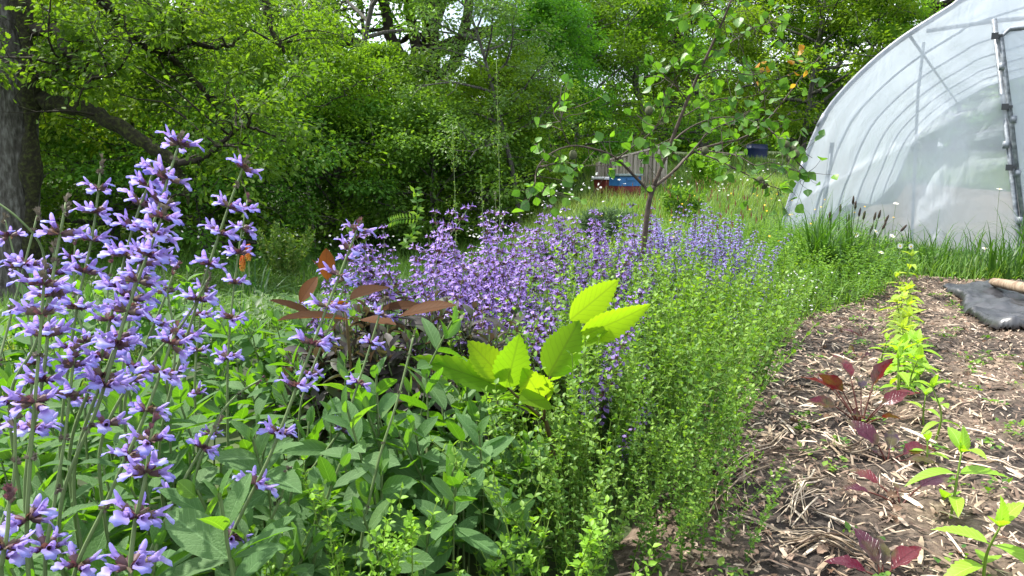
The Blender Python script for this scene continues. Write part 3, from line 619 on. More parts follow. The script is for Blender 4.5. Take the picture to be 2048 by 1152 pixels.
LIMBS = [
 ([(50, 185, 8.0), (100, 205, 7.9), (150, 215, 7.8), (200, 232, 7.7), (260, 265, 7.6), (310, 298, 7.55), (348, 325, 7.5), (362, 350, 7.5), (372, 385, 7.5), (380, 415, 7.5)], [.10, .085, .08, .075, .07, .06, .05, .035, .022, .01]),
 ([(350, 328, 7.5), (400, 318, 7.45), (440, 288, 7.4), (480, 255, 7.35), (520, 262, 7.3), (575, 285, 7.3)], [.032, .026, .022, .016, .012, .006]),
 ([(20, 60, 8.0), (110, 60, 7.8), (125, 95, 7.6), (160, 135, 7.5), (185, 152, 7.45), (230, 150, 7.3)], [.08, .05, .042, .036, .03, .015]),
 ([(10, -60, 8.0), (180, -10, 8.6), (265, 70, 8.9), (330, 110, 9.0), (380, 150, 9.0), (420, 200, 9.0), (447, 250, 9.0)], [.1, .07, .045, .04, .034, .026, .012]),
 ([(265, 65, 8.9), (300, 98, 8.9), (345, 98, 8.8), (372, 85, 8.7), (450, 95, 8.7), (500, 60, 8.6)], [.035, .045, .04, .032, .02, .01]),
 ([(60, -200, 8.0), (300, -160, 8.8), (500, -60, 9.4), (528, 0, 9.5), (545, 60, 9.5), (570, 105, 9.5)], [.1, .08, .055, .045, .035, .02]),
 ([(30, -100, 8.0), (-60, -60, 7.2), (-150, 20, 6.6), (-200, 120, 6.3)], [.08, .06, .04, .02]),
 ([(75, 150, 7.95), (95, 160, 7.8), (110, 140, 7.7), (130, 120, 7.6)], [.02, .015, .012, .006]),
]
osites = []
for pts, rr in LIMBS:
    mb = MB(); pp = smooth_path(opx(pts), 34); pp[3:] += rng.normal(0, .012, (31, 3)); tube(mb, pp, np.interp(np.linspace(0, 1, 34), np.linspace(0, 1, len(rr)), rr), 10, rough=.08, rng=rng); lb = mb.build("limb", [M_moss if rr[0] > .09 and pts[0][1] > 0 else M_barkdk], oak)
    mb = MB(); nb = 3 if pts[0][1] == 185 else 9
    for j in range(nb):
        v = rng.uniform(.25, 1)*33; q = np.array([np.interp(v, np.arange(34), pp[:, k]) for k in range(3)]); a = rng.uniform(0, 6.28)
        bp = branch(rng, q, (math.cos(a), math.sin(a), rng.normal(.25, .3)), rng.uniform(.5, 1.2), 6, .28, -.03); tube(mb, bp, np.linspace(.014, .004, 6), 4, cap=False)
        for k in range(5):
            q2 = bp[rng.integers(1, 6)]; tw = branch(rng, q2, rng.normal(0, 1, 3)*np.array([1, 1, .5]), rng.uniform(.2, .5), 4, .2, -.04); osites.append(tw); tube(mb, tw, np.linspace(.005, .002, 4), 3, cap=False)
    mb.build("twigs", [M_barkdk], lb)
# extra foliage sprays filling the crown volume (px,py,Y, spread)
for (px, py, Y, k) in [(110, 30, 8.5, 14), (200, 50, 8.6, 16), (20, 60, 7.3, 4), (250, 20, 7.6, 14), (330, 20, 9.3, 14), (420, 40, 8.5, 16), (480, 120, 9.9, 12), (190, 120, 9.2, 8), (300, 180, 9.4, 9), (340, 50, 9.8, 10), (250, 120, 9.4, 12), (400, 210, 9.6, 10), (530, 150, 9, 10), (540, 30, 9.4, 12), (-40, 60, 7.2, 6), (150, 110, 9, 12), (330, 150, 9.3, 12), (440, 170, 9.6, 10), (550, 310, 7.4, 6), (600, 300, 7.5, 8), (500, 280, 7.4, 5), (8, 110, 7.2, 3)]:
    c = P(px, py, Y)+oo
    for _ in range(k*2):
        q = c+rng.normal(0, 1, 3)*np.array([.34, .34, .2]); osites.append(branch(rng, q, (rng.normal(), rng.normal(), -.1), rng.uniform(.25, .5), 4, .2, -.03))
S_ = np.array(osites); mb = MB()
for tw in osites[260::3]: tube(mb, tw, .003, 3, cap=False)
mb.build("twigs", [M_barkdk], oak)
n = len(S_); m = 25000; s = rng.choice(n, m, p=(lambda w: w/w.sum())(rng.random(n)**2)); u = rng.random(m)*3; i0 = np.minimum(u.astype(int), 2); f = (u-i0)[:, None]
p = S_[s, i0]*(1-f)+S_[s, i0+1]*f; off = rng.normal(0, 1, (m, 3))*np.array([.09, .09, .05])
keep = np.ones(m, bool)
for li, rad in ((0, .19), (1, .10), (3, .09), (4, .08), (5, .09), (2, .08), (-1, .22)):   # bare air in front of limbs and trunk, as on the real tree
    c = smooth_path(opx(LIMBS[li][0] if li >= 0 else [(35, 600, YO), (35, 60, YO)]), 50); c = c[c[:, 2] < 5]
    pw = p-oo; cw = c-oo; A1 = np.stack([pw[:, 0]/pw[:, 1], (pw[:, 2]-CAMZ)/pw[:, 1]], -1)*8; A2 = np.stack([cw[:, 0]/cw[:, 1], (cw[:, 2]-CAMZ)/cw[:, 1]], -1)*8
    D = np.hypot(A1[:, None, 0]-A2[None, :, 0], A1[:, None, 1]-A2[None, :, 1]); j = D.argmin(1); keep &= ~((D[np.arange(m), j] < rad) & (p[:, 1] < c[j, 1]+.1) & (rng.random(m) > .06))
s, f, p, off = s[keep], f[keep], p[keep], off[keep]; m = len(s)
mb = MB(); mb.inst(OAK, p+off, unit(unit(off)+unit(S_[s, 3]-S_[s, 0])*.6+rng.normal(0, .3, (m, 3))+np.array([0, 0, -.3])), unit(np.array([0, 0, 1.])+rng.normal(0, .4, (m, 3))), rng.uniform(.042, .074, m), rng.random(n)[s]*.5+rng.random(m)*.5)
mb.build("crown", [M_oak], oak)

# ------------------------------------------------------------------ fence, hives, barrel, road
M_fence = solid("weathered_board", [(.19, .165, .135), (.36, .32, .265), (.48, .44, .37)], .85, 5, bump=.6, stretch=(8, 8, .6))
YF = 14.0
def fence_pt(u): # u 0..1 along the fence
    a = P(1199, 400, YF); b = P(1334, 400, YF-1.0); return a+(b-a)*u
fa, fb_ = P(1199, 326, YF), P(1334, 291, YF-1.0)
fen = empty("wooden_fence", (fence_pt(0)[0], fence_pt(0)[1], 0), label="weathered vertical board fence climbing the bank behind the beehives", cat="fence"); fo = -np.array(fen.location)
nb = 17; fdir = unit(np.array([fb_[0]-fa[0], fb_[1]-fa[1], 0])); fn = np.array([fdir[1], -fdir[0], 0]); FR = Matrix((fdir, -fn, (0, 0, 1))).transposed()
flen = np.linalg.norm((fb_-fa)[:2])
for half_ in range(2):
    mb = MB()
    for i in range(9):
        u = (half_*9+i+.5)/18; b0 = fa+(fb_-fa)*u; zb = float(H(b0[0], b0[1]))-.05
        zt_ = b0[2]-.03; hh = zt_-zb
        for k in range(2):
            box(mb, b0*np.array([1, 1, 0])+fdir*(flen/36)*(k-.5)+fn*(.018 if k == 0 else -.012)+np.array([0, 0, zb+hh/2]), (flen/36*1.1, .018, hh-(.03 if k else 0)), FR, rnd=np.random.default_rng(i+half_*20+k*7).random())
    mb.V = [v+fo for v in mb.V]; mb.build("board_panel", [M_fence], fen, smooth=False)
for u in (0, .5, 1):
    b0 = fa+(fb_-fa)*u; zb = float(H(b0[0], b0[1]))-.1; mb = MB(); box(mb, b0*np.array([1, 1, 0])+fn*.045+np.array([0, 0, (zb+b0[2])/2]), (.06, .05, b0[2]-zb+.02), FR); mb.V = [v+fo for v in mb.V]; mb.build("post", [M_fence], fen, smooth=False)
for dz in (0.0, ):
    mb = MB(); tube(mb, np.array([fa, fb_])+np.array([0, 0, .0]), .03, 4); mb.V = [v+fo for v in mb.V]; mb.build("top_rail", [M_fence], fen, smooth=False)
for dz in (-.62, ):
    mb = MB(); tube(mb, np.array([fa, fb_])+fn*.05+np.array([0, 0, dz]), .022, 4); mb.V = [v+fo for v in mb.V]; mb.build("mid_rail", [M_fence], fen, smooth=False)
def rbox(sx, sy, sz, bev=.01):
    mb = MB(); v = []; b = bev
    xs2, ys2 = sx/2, sy/2
    ring = [(xs2-b, -ys2), (xs2, -ys2+b), (xs2, ys2-b), (xs2-b, ys2), (-xs2+b, ys2), (-xs2, ys2-b), (-xs2, -ys2+b), (-xs2+b, -ys2)]
    for z, k in ((0, 1), (sz-b, 1), (sz, (sx-2*b)/sx)): v += [(x*k, y*k, z) for x, y in ring]
    F = [[i, (i+1) % 8, (i+1) % 8+8, i+8] for i in range(8)]+[[i+8, (i+1) % 8+8, (i+1) % 8+16, i+16] for i in range(8)]
    mb.add(v, [np.array(F), np.arange(8)[::-1], np.arange(16, 24)]); return mb
M_hred = solid("red_painted_wood", [(.10, .012, .012), (.17, .022, .02)], .6, 12); M_hblue = solid("blue_painted_wood", [(.02, .10, .26), (.03, .15, .36)], .55, 12)
M_hlid = solid("grey_green_felt_lid", [(.12, .17, .16), (.2, .25, .24)], .7, 20); M_hwhite = solid("pale_metal_lid", [(.5, .5, .52), (.65, .65, .66)], .5, 20)
def hive(px, Y, rz, zt, boxes, lab, s=.44):
    q = P(px, 400, Y); z0 = zt-sum(b[0] for b in boxes)-.05
    r = empty("beehive", (q[0], q[1], z0), rz, label=lab, cat="beehive", group="beehives in front of the fence"); z = 0
    for i, (h_, m) in enumerate(boxes):
        b = rbox(s, s, h_-.004).build("hive_box", [m], r, (0, 0, z), smooth=False)
        g = MB(); box(g, (0, -s/2-.008, h_*.65), (.14, .02, .03)); box(g, (s/2+.008, 0, h_*.65), (.02, .14, .03)); g.build("handle", [m], b, smooth=False); z += h_
    return r, z
r, z = hive(1223, 12.6, .35, P(1223, 352, 12.6)[2], [(.22, M_hred), (.22, M_hred)], "lower red beehive with a pale lid, left of the blue one")
rbox(.5, .5, .035).build("lid", [M_hwhite], r, (0, 0, z), smooth=False)
r, z = hive(1249, 11.9, .35, P(1249, 345, 11.9)[2], [(.2, M_hred), (.2, M_hred), (.15, M_hblue)], "taller red beehive with a blue top box and grey-green lid", s=.36)
rbox(.42, .42, .03).build("lid", [M_hlid], r, (0, 0, z), smooth=False)
M_barrel = solid("blue_black_plastic", [(.012, .02, .06), (.02, .035, .10)], .4, 6)
q = P(1507, 400, 20); zb = P(1507, 322, 20)[2]; zt_ = P(1507, 290, 20)[2]; hb = .62; rb = .27
bar = empty("water_barrel", (q[0], q[1], zb-.25), label="dark blue plastic water barrel standing on top of the bank", cat="barrel"); bar.rotation_euler = (0, R(2), .3)
prof = [(0, .93), (.03, 1), (.12, 1.0), (.14, 1.04), (.17, 1.0), (.5, 1.03), (.8, 1.0), (.83, 1.05), (.88, 1.05), (.9, .99), (.97, .97), (1, .9)]
mb = MB(); V = []; hh = zt_-zb+.25
for (t, k) in prof: V += [(math.cos(a)*rb*k, math.sin(a)*rb*k, t*hh) for a in np.arange(24)/24*2*math.pi]
F = [[i*24+j, i*24+(j+1) % 24, (i+1)*24+(j+1) % 24, (i+1)*24+j] for i in range(len(prof)-1) for j in range(24)]
mb.add(V, [np.array(F), np.arange(24)[::-1], 11*24+np.arange(24)]); mb.build("body", [M_barrel], bar)
mb = MB(); a = np.linspace(0, 2*math.pi, 25); tube(mb, np.stack([np.cos(a)*rb*.93, np.sin(a)*rb*.93, np.full(25, hh)], -1), .015, 6); mb.build("rim", [M_barrel], bar)
mb = MB(); q0, q1 = P(1535, 330, 19), P(1640, 316, 21); w_ = np.array([.1, .6, 0]);
n = 14; A0 = q0+(q1-q0)*np.linspace(0, 1, n)[:, None]; B0 = A0+w_+np.array([0, 0, .012]); V = np.concatenate([A0, B0]); V[:, 2] = H(V[:, 0], V[:, 1])+.10; C0 = V[:n]-np.array([0, .05, .3]); V = np.concatenate([V, C0])
i = np.arange(n-1); mb.add(V, [np.stack([i, i+1, i+1+n, i+n], -1), np.stack([i, i+2*n, i+2*n+1, i+1], -1)]); o = mb.build("track", [solid("pale_gravel_track", [(.25, .23, .2), (.4, .38, .34)], .95, 9)]); tag(o, kind="structure")

# ------------------------------------------------------------------ black plastic sheet and pole
def sheet_mat():
    m, nt, N, L = nodes("black_polythene"); tc = N("ShaderNodeTexCoord"); no = N("ShaderNodeTexNoise"); no.inputs["Scale"].default_value = 6; no.inputs["Detail"].default_value = 5; L(tc.outputs["Object"], no.inputs["Vector"])
    pr = N("ShaderNodeBsdfPrincipled"); L(ramp(nt, no.outputs["Fac"], [(.35, (.012, .013, .016)), (.7, (.05, .052, .06))]), pr.inputs["Base Color"]); pr.inputs["Roughness"].default_value = .38; pr.inputs["Specular IOR Level"].default_value = .8
    b = N("ShaderNodeBump"); b.inputs["Strength"].default_value = .35; b.inputs["Distance"].default_value = .03; L(no.outputs["Fac"], b.inputs["Height"]); L(b.outputs[0], pr.inputs["Normal"])
    o = N("ShaderNodeOutputMaterial"); L(pr.outputs[0], o.inputs[0]); return m
M_sheet = sheet_mat()
g0 = [gp(*p) for p in [(1885, 578), (1925, 604), (1930, 632), (1990, 664), (2030, 668), (2130, 640), (2200, 600), (2150, 578), (2040, 572), (1950, 574)]]
from mathutils.geometry import delaunay_2d_cdt
ring = np.array(g0); 
def inside(px, py, poly):
    c = np.zeros(px.shape, bool); j = len(poly)-1
    for i in range(len(poly)):
        xi, yi = poly[i]; xj, yj = poly[j]; k = ((yi > py) != (yj > py)) & (px < (xj-xi)*(py-yi)/(yj-yi+1e-12)+xi); c ^= k; j = i
    return c
xs2 = np.arange(ring[:, 0].min(), ring[:, 0].max(), .014); ys2 = np.arange(ring[:, 1].min(), ring[:, 1].max(), .014)
def shz(x, y):
    tri = lambda u: np.abs((u % 1)-.5)*2
    w = vnoise(x, y, 1.3, 44)
    return np.maximum(bedz(x, y), 0)+.012+.6*(.05*tri(x*1.9+y*.7+w)+.035*tri(-x*1.3+y*2.6+w*.7)+.018*tri(x*4.1+y*3.3)+.012*tri(x*6.1-y*5.3+w))
V, F = grid(xs2, ys2, shz); k = inside(V[:, 0], V[:, 1], ring); F = F[k[F].any(1)]
# pull the rim down to the soil
inn = k.reshape(len(ys2), len(xs2)); dist = inn.astype(float)
for _ in range(2): 
    dd_ = np.pad(dist, 1); dist = np.minimum(dist, (dd_[2:, 1:-1]+dd_[:-2, 1:-1]+dd_[1:-1, 2:]+dd_[1:-1, :-2])/4) if False else (dist*inn+ (dd_[2:, 1:-1]+dd_[:-2, 1:-1]+dd_[1:-1, 2:]+dd_[1:-1, :-2])/4)/2
dist = np.clip(dist, 0, 1).ravel()**.6; V[:, 2] = bedz(V[:, 0], V[:, 1])*(1-dist)+V[:, 2]*dist
mb = MB(); mb.add(V, [F]); o = mb.build("plastic_sheet", [M_sheet]); tag(o, "crumpled black plastic mulch sheet at the right edge of the bed", "plastic sheet")
so = o.modifiers.new("s", 'SOLIDIFY'); so.thickness = .003
mb = MB(); a = gp(1985, 590); b = gp(2120, 640); pts = np.array([[*a, shz(*a)+.03], [*((a+b)/2), shz(*((a+b)/2))+.06], [*b, shz(*b)+.04]]); tube(mb, smooth_path(pts, 12), np.linspace(.028, .04, 12), 9, rough=.06, rng=np.random.default_rng(3))
o = mb.build("wooden_pole", [solid("debarked_pole", [(.12, .08, .055), (.25, .18, .125), (.34, .27, .2)], .75, 8, stretch=(6, 6, 2))]); tag(o, "peeled brown wooden pole weighing down the black sheet", "pole")

# ------------------------------------------------------------------ sage flowers
def flowerT():
    """one two-lipped flower, +Y outward, length about 1. materials: 0 calyx, 1 petal"""
    V = []; F0 = []; F1 = []
    def ringp(y, r, z, n=6, sx=1.0): return [[math.cos(a)*r*sx, y, z+math.sin(a)*r] for a in np.arange(n)/n*2*math.pi]
    def rings(lst, F, n=6):
        b = len(V)
        for (y, r, z, sx) in lst: V.extend(ringp(y, r, z, n, sx))
        for i in range(len(lst)-1):
            for j in range(n): F.append([b+i*n+j, b+i*n+(j+1) % n, b+(i+1)*n+(j+1) % n, b+(i+1)*n+j])
    rings([(0, .05, 0, 1), (.12, .13, .0, 1), (.3, .17, .01, 1), (.46, .21, .02, 1.1)], F0)
    b = len(V)                                              # calyx teeth
    for a in (0.3, 1.57, 2.84, 4.2, 5.2):
        V.extend([[math.cos(a-.3)*.2, .44, .02+math.sin(a-.3)*.19], [math.cos(a+.3)*.2, .44, .02+math.sin(a+.3)*.19], [math.cos(a)*.24, .62, .03+math.sin(a)*.22], [math.cos(a)*.19, .5, .02+math.sin(a)*.18]])
        k = len(V)-4; F0.append([k, k+1, k+2, k+3][:3]+[k+2]) if False else F0.append([k, k+3, k+1, k+2])
    rings([(.3, .10, .02, 1), (.6, .135, .06, 1), (.78, .17, .08, 1.1)], F1)
    def gridp(rows, F):
        b = len(V); w = len(rows[0])
        for r in rows: V.extend(r)
        for i in range(len(rows)-1):
            for j in range(w-1): F.append([b+i*w+j, b+i*w+j+1, b+(i+1)*w+j+1, b+(i+1)*w+j])
    gridp([[[-.14, .74, .10], [-.08, .72, .23], [0, .70, .27], [.08, .72, .23], [.14, .74, .10]],   # upper lip
           [[-.15, .92, .20], [-.09, .90, .30], [0, .88, .34], [.09, .90, .30], [.15, .92, .20]],
           [[-.12, 1.06, .31], [-.07, 1.04, .38], [0, 1.02, .41], [.07, 1.04, .38], [.12, 1.06, .31]],
           [[-.06, 1.14, .37], [-.04, 1.15, .41], [0, 1.16, .42], [.04, 1.15, .41], [.06, 1.14, .37]]], F1)
    gridp([[[-.15, .76, .04], [-.08, .76, -.05], [0, .76, -.08], [.08, .76, -.05], [.15, .76, .04]],   # lower lip with side lobes
           [[-.34, .90, .0], [-.13, .94, -.07], [0, .95, -.09], [.13, .94, -.07], [.34, .90, .0]],
           [[-.40, 1.0, -.12], [-.15, 1.08, -.15], [0, 1.10, -.15], [.15, 1.08, -.15], [.40, 1.0, -.12]],
           [[-.25, 1.04, -.22], [-.24, 1.20, -.30], [0, 1.24, -.27], [.24, 1.20, -.30], [.25, 1.04, -.22]],
           [[-.20, 1.08, -.30], [-.17, 1.22, -.44], [0, 1.20, -.40], [.17, 1.22, -.44], [.20, 1.08, -.30]]], F1)
    V = np.array(V, float); uv = np.stack([V[:, 0], V[:, 1]*.85], -1); V = V*np.array([.98, 1, .9]); return V, [np.array(F0), np.array(F1)], uv, [0, 1]
def flowerLow():
    V = [[0, 0, 0], [-.21, .52, 0], [.21, .52, 0], [0, .52, .22], [-.12, .5, .05], [.12, .5, .05], [0, 1.0, .55], [0, .75, .3], [-.33, .95, -.05], [.33, .95, -.05], [0, 1.15, -.4], [0, .8, -.05]]
    F0 = [[0, 1, 3], [0, 3, 2], [0, 2, 1]]; F1 = [[4, 5, 6], [4, 8, 11], [5, 11, 9], [11, 8, 10], [11, 10, 9], [4, 11, 7], [5, 7, 11]]
    V = np.array(V, float); return V, [np.array(F0), np.array(F1)], np.stack([V[:, 0], V[:, 1]], -1), [0, 1]
FLH, FLL = flowerT(), flowerLow()
BRACT = leafT([.3, 1, .8, .05], .32, .4, .3)
def whorl(mb, p, ax, rng, k=5, size=.027, T=FLH, tilt=.22, bud=0.0, a0=None, petal=1, bract=True):
    ax = unit(np.array(ax, float)); e1 = unit(np.cross(ax, [.3, 1, .1])); e2 = np.cross(ax, e1); a = (rng.uniform(0, 6.28) if a0 is None else a0)+np.arange(k)/k*2*math.pi+rng.normal(0, .22, k)
    rad = np.cos(a)[:, None]*e1+np.sin(a)[:, None]*e2; d = unit(rad*math.cos(tilt)+ax*(math.sin(tilt)+rng.normal(0, .2, (k, 1)))); m = k
    mb.inst(T, p+d*.003, d, unit(ax+rng.normal(0, .15, (k, 3))), size*rng.uniform(.8, 1.12, m), rng.random(m))
    if bract:
        b = np.array([a[0]+.5, a[0]+.5+math.pi]); rd = np.cos(b)[:, None]*e1+np.sin(b)[:, None]*e2
        mb.inst(BRACT, np.array([p, p]), unit(rd+ax*.1), ax, size*.5, rng.random(2), mat=0)
    # spent or unopened calyces
    kk = max(2, k//2); a = rng.uniform(0, 6.28, kk); rad = np.cos(a)[:, None]*e1+np.sin(a)[:, None]*e2
    mb.inst((T[0][:], [T[1][0]], T[2], [0]), np.repeat(p[None], kk, 0), unit(rad+ax*.5), ax, size*.85, rng.random(kk))
rngW = np.random.default_rng(101)
def stalk(name, pts, n_wh, first, size, parent, off, seed, r=.0022, mats=None, k=5, spent=0.0, tip=True, wl=True):
    """a flower stalk: stem mesh (part) with whorls as sub-parts"""
    rng = np.random.default_rng(seed); pp = smooth_path(np.array(pts), 30)+off; mb = MB()
    tube(mb, pp, np.linspace(r*1.25, r*.7, 30), 4, rnd=.6)
    L = np.concatenate([[0], np.cumsum(np.linalg.norm(np.diff(pp, axis=0), axis=1))]); st = mb.build(name, [M_stem], parent)
    us = (first+(1-first)*(1-(1-np.linspace(0, 1, n_wh))**1.55))*L[-1]
    for i, s in enumerate(us):
        p = np.array([np.interp(s, L, pp[:, c]) for c in range(3)]); ax = unit(pp[-1]-pp[10]) if i > n_wh-2 else unit(np.array([np.interp(min(s+.02, L[-1]), L, pp[:, c]) for c in range(3)])-p+1e-6*ax if i else pp[-1]-pp[0])
        top_ = i == n_wh-1; w = MB(); sz = size*(1-.25*(i/n_wh)**2)
        if top_ and tip:
            kk = 6; d = unit(ax+rng.normal(0, .45, (kk, 3))); w.inst((FLH[0], [FLH[1][0]], FLH[2], [0]), np.repeat(p[None], kk, 0)+ax*rng.uniform(-.012, .008, (kk, 1)), d, ax+rng.normal(0, .5, (kk, 3)), sz*.72, rng.random(kk)); w.build("bud", [M_spent if rng.random() < .5 else M_calyx], st)
            continue
        if rng.random() < spent or (k > 4 and i == n_wh-2 and rng.random() < .2):
            kk = 6; d = unit(rng.normal(0, 1, (kk, 3))+ax*.6); w.inst((FLH[0], [FLH[1][0]], FLH[2], [0]), np.repeat(p[None], kk, 0), d, ax+rng.normal(0, .5, (kk, 3)), sz*.5, rng.random(kk)); w.build("bud", [M_spent], st); continue
        whorl(w, p, ax, rng, rng.integers(max(2, k-1), k+2), sz, FLH); w.build("blossom", mats or [M_calyx, M_petal], st)
    if wl:   # a pair of stem leaves below the flowers
        for c in (.55*first,):
            p = np.array([np.interp(c*L[-1], L, pp[:, q]) for q in range(3)]); a = rng.uniform(0, 3.14); d = np.array([[math.cos(a), math.sin(a), .3], [-math.cos(a), -math.sin(a), .3]])
            w = MB(); w.inst(SAGE_NEAR[1], np.array([p, p]), d, (0, 0, 1), rng.uniform(.035, .055, 2), rng.random(2)); w.build("stem_leaf", [M_sage], st)
# --- foreground sage plants ------------------------------------------------
def shoots(mb, rng, n, cx, cy, rx, ry, ztop, size, Ts, zvar=.06, zmin=.12):
    """leafy shoot tips: whorls of paired leaves; foliage forms a mound"""
    a = rng.uniform(0, 6.28, n); q = np.sqrt(rng.random(n)); x = cx+np.cos(a)*q*rx; y = cy+np.sin(a)*q*ry
    dome = 1-.42*q**2.5; zt = ztop*dome+rng.normal(0, zvar, n); zt = np.maximum(zt*np.where(rng.random(n) < .35, rng.uniform(.45, .9, n), 1), zmin)
    for i in range(n):
        base = np.array([x[i], y[i], float(H(x[i], y[i]))+zt[i]]); tilt = np.array([(x[i]-cx)/rx, (y[i]-cy)/ry, 0])*.45+rng.normal(0, .18, 3); ax = unit(np.array([0, 0, 1.])+tilt); az = rng.uniform(0, 3.14)
        e1 = unit(np.cross(ax, [1, .2, .1])); e2 = np.cross(ax, e1)
        pos = []; d = []; s = []
        for k in range(5):
            h_ = -k*.023*size/.06; el = [1.25, .85, .5, .2, -.05][k]; sc_ = [.45, .8, 1.05, 1.1, 1][k]
            for sg in (0, math.pi):
                b = az+sg+rng.normal(0, .2); dr = e1*math.cos(b)+e2*math.sin(b)
                pos.append(base+ax*h_); d.append(dr*math.cos(el)+ax*math.sin(el)); s.append(size*sc_*rng.uniform(.75, 1.2))
            az += 1.57+rng.normal(0, .15)
        pos = np.array(pos); d = np.array(d); s = np.array(s); m = len(s); up = unit(ax+rng.normal(0, .25, (m, 3)))
        w = rng.uniform(1.0, 1.45, m); mb.inst(Ts[i % len(Ts)], pos, d, up, np.stack([s*w, s, s], -1), rng.random(m)*.6+rng.random()*.4)
        tube(mb, np.array([base+np.array([0, 0, .01]), base-ax*.1, base-ax*.16-np.array([0, 0, .12])]), .0022, 4, mat=1, cap=False)
SAGES = [
 ("broad grey-green sage bush at the lower left with the densest lavender spikes", -.50, 1.18, .30, .38, .44, 90),
 ("grey-green sage bush in the bottom left corner with close-up lavender whorls", -.40, .82, .26, .2, .37, 60),
 ("sage bush beside the oregano with one tall leaning flower spike", -.16, 1.42, .22, .36, .40, 90),
 ("sage bush at the left edge behind the corner one, spikes against the oak trunk", -.85, 1.55, .34, .4, .42, 70),
 ("sage bush at the far left edge in front of the meadow, beyond the flowering bushes", -1.35, 2.6, .45, .5, .42, 90),
 ("low sage bush between the flowering bushes and the red hot pokers", -.72, 2.7, .42, .45, .30, 90),
 ("sage bush behind the leaning spike, left of the dark purple-leaved sage", -.42, 1.95, .34, .3, .38, 70),
]
SP = []
for i, (lab, cx, cy, rx, ry, zt_, n) in enumerate(SAGES):
    n = int(n*.72)
    r = empty("sage_bush", (cx, cy, float(H(cx, cy))), label=lab, cat="sage plant", group="lavender-flowered sage bushes"); rng = np.random.default_rng(200+i)
    mb = MB(); shoots(mb, rng, n, cx, cy, rx, ry, zt_, .084, SAGE_NEAR, zvar=.06); mb.V = [v-np.array(r.location) for v in mb.V]; mb.build("foliage", [M_sage, M_stem], r); SP.append(r)
# photo-traced stalks: plant index, points (px,py,Y), whorls, first whorl fraction, flower size
ST = [
 (3, [(120, 900, 1.1), (150, 640, 1.12), (185, 470, 1.15), (203, 325, 1.17)], 7, .42, .028),
 (0, [(140, 900, 1.0), (200, 720, 1.0), (262, 470, 1.03), (312, 330, 1.06)], 8, .42, .029),
 (0, [(150, 930, .95), (235, 680, .97), (300, 470, 1.0), (362, 275, 1.05)], 9, .35, .029),
 (0, [(320, 880, 1.15), (390, 620, 1.17), (455, 420, 1.2), (492, 320, 1.22)], 7, .42, .029),
 (4, [(455, 850, 1.4), (458, 680, 1.42), (475, 520, 1.45), (495, 400, 1.47)], 6, .38, .03),
 (3, [(50, 980, .85), (88, 740, .87), (105, 560, .9), (132, 405, .93)], 7, .35, .028),
 (0, [(120, 1020, .85), (200, 800, .88), (262, 600, .92), (330, 420, .95)], 8, .38, .03),
 (1, [(55, 1120, .74), (60, 930, .75), (75, 740, .77), (90, 540, .8)], 6, .33, .028),
 (2, [(440, 1140, .95), (545, 900, .98), (625, 690, 1.02), (722, 440, 1.08)], 9, .2, .026),
 (2, [(720, 1110, 1.15), (755, 930, 1.17), (795, 800, 1.2), (828, 670, 1.24)], 5, .35, .018),
 (1, [(140, 1190, .78), (215, 1000, .8), (290, 830, .82), (352, 660, .86)], 7, .3, .026),
 (1, [(262, 1190, .66), (268, 1060, .67), (290, 960, .68), (305, 850, .7)], 6, .3, .025),
 (2, [(590, 1000, 1.3), (680, 860, 1.32), (725, 740, 1.36), (768, 600, 1.4)], 5, .45, .026),
 (1, [(280, 1180, .9), (340, 1020, .92), (390, 920, .94), (435, 850, .96)], 4, .4, .024),
 (0, [(380, 1000, 1.1), (430, 850, 1.13), (475, 790, 1.15), (520, 760, 1.17)], 3, .6, .018),
 (3, [(-40, 1000, .9), (-10, 760, .95), (20, 640, 1.0), (75, 430, 1.05)], 6, .35, .028),
 (0, [(240, 860, 1.2), (250, 700, 1.22), (280, 540, 1.25), (300, 440, 1.27)], 6, .35, .028),
 (3, [(60, 860, 1.3), (65, 700, 1.32), (40, 560, 1.35), (10, 440, 1.38)], 5, .4, .028),
 (0, [(340, 820, 1.3), (350, 690, 1.32), (330, 560, 1.35), (312, 455, 1.37)], 5, .35, .029),
 (4, [(600, 820, 1.6), (640, 700, 1.62), (680, 600, 1.65), (700, 500, 1.68)], 6, .35, .029),
 (3, [(0, 1100, .75), (20, 1000, .76), (30, 930, .77), (30, 830, .78)], 3, .4, .026),
 (1, [(0, 1180, .62), (5, 1120, .62), (15, 1060, .63), (18, 1000, .64)], 3, .4, .024),
 (0, [(250, 800, 1.1), (300, 720, 1.12), (370, 640, 1.15), (415, 560, 1.17)], 4, .4, .025),
 (0, [(480, 1150, 1.05), (520, 1080, 1.06), (560, 1000, 1.07), (575, 940, 1.08)], 3, .5, .018),
 (4, [(390, 800, 1.5), (392, 720, 1.52), (400, 640, 1.54), (412, 550, 1.56)], 5, .3, .028),
 (3, [(170, 850, 1.3), (175, 720, 1.32), (150, 590, 1.35), (150, 480, 1.37)], 5, .3, .028),
 (3, [(215, 800, 1.4), (225, 690, 1.42), (215, 600, 1.45), (225, 520, 1.47)], 5, .25, .028),
 (1, [(90, 1150, .8), (110, 1000, .82), (130, 870, .84), (150, 700, .87)], 5, .35, .027),
 (0, [(200, 900, 1.0), (260, 760, 1.03), (320, 620, 1.06), (350, 540, 1.08)], 5, .35, .027),
 (3, [(20, 800, 1.0), (70, 690, 1.02), (100, 580, 1.04), (110, 490, 1.05)], 4, .3, .028),
]
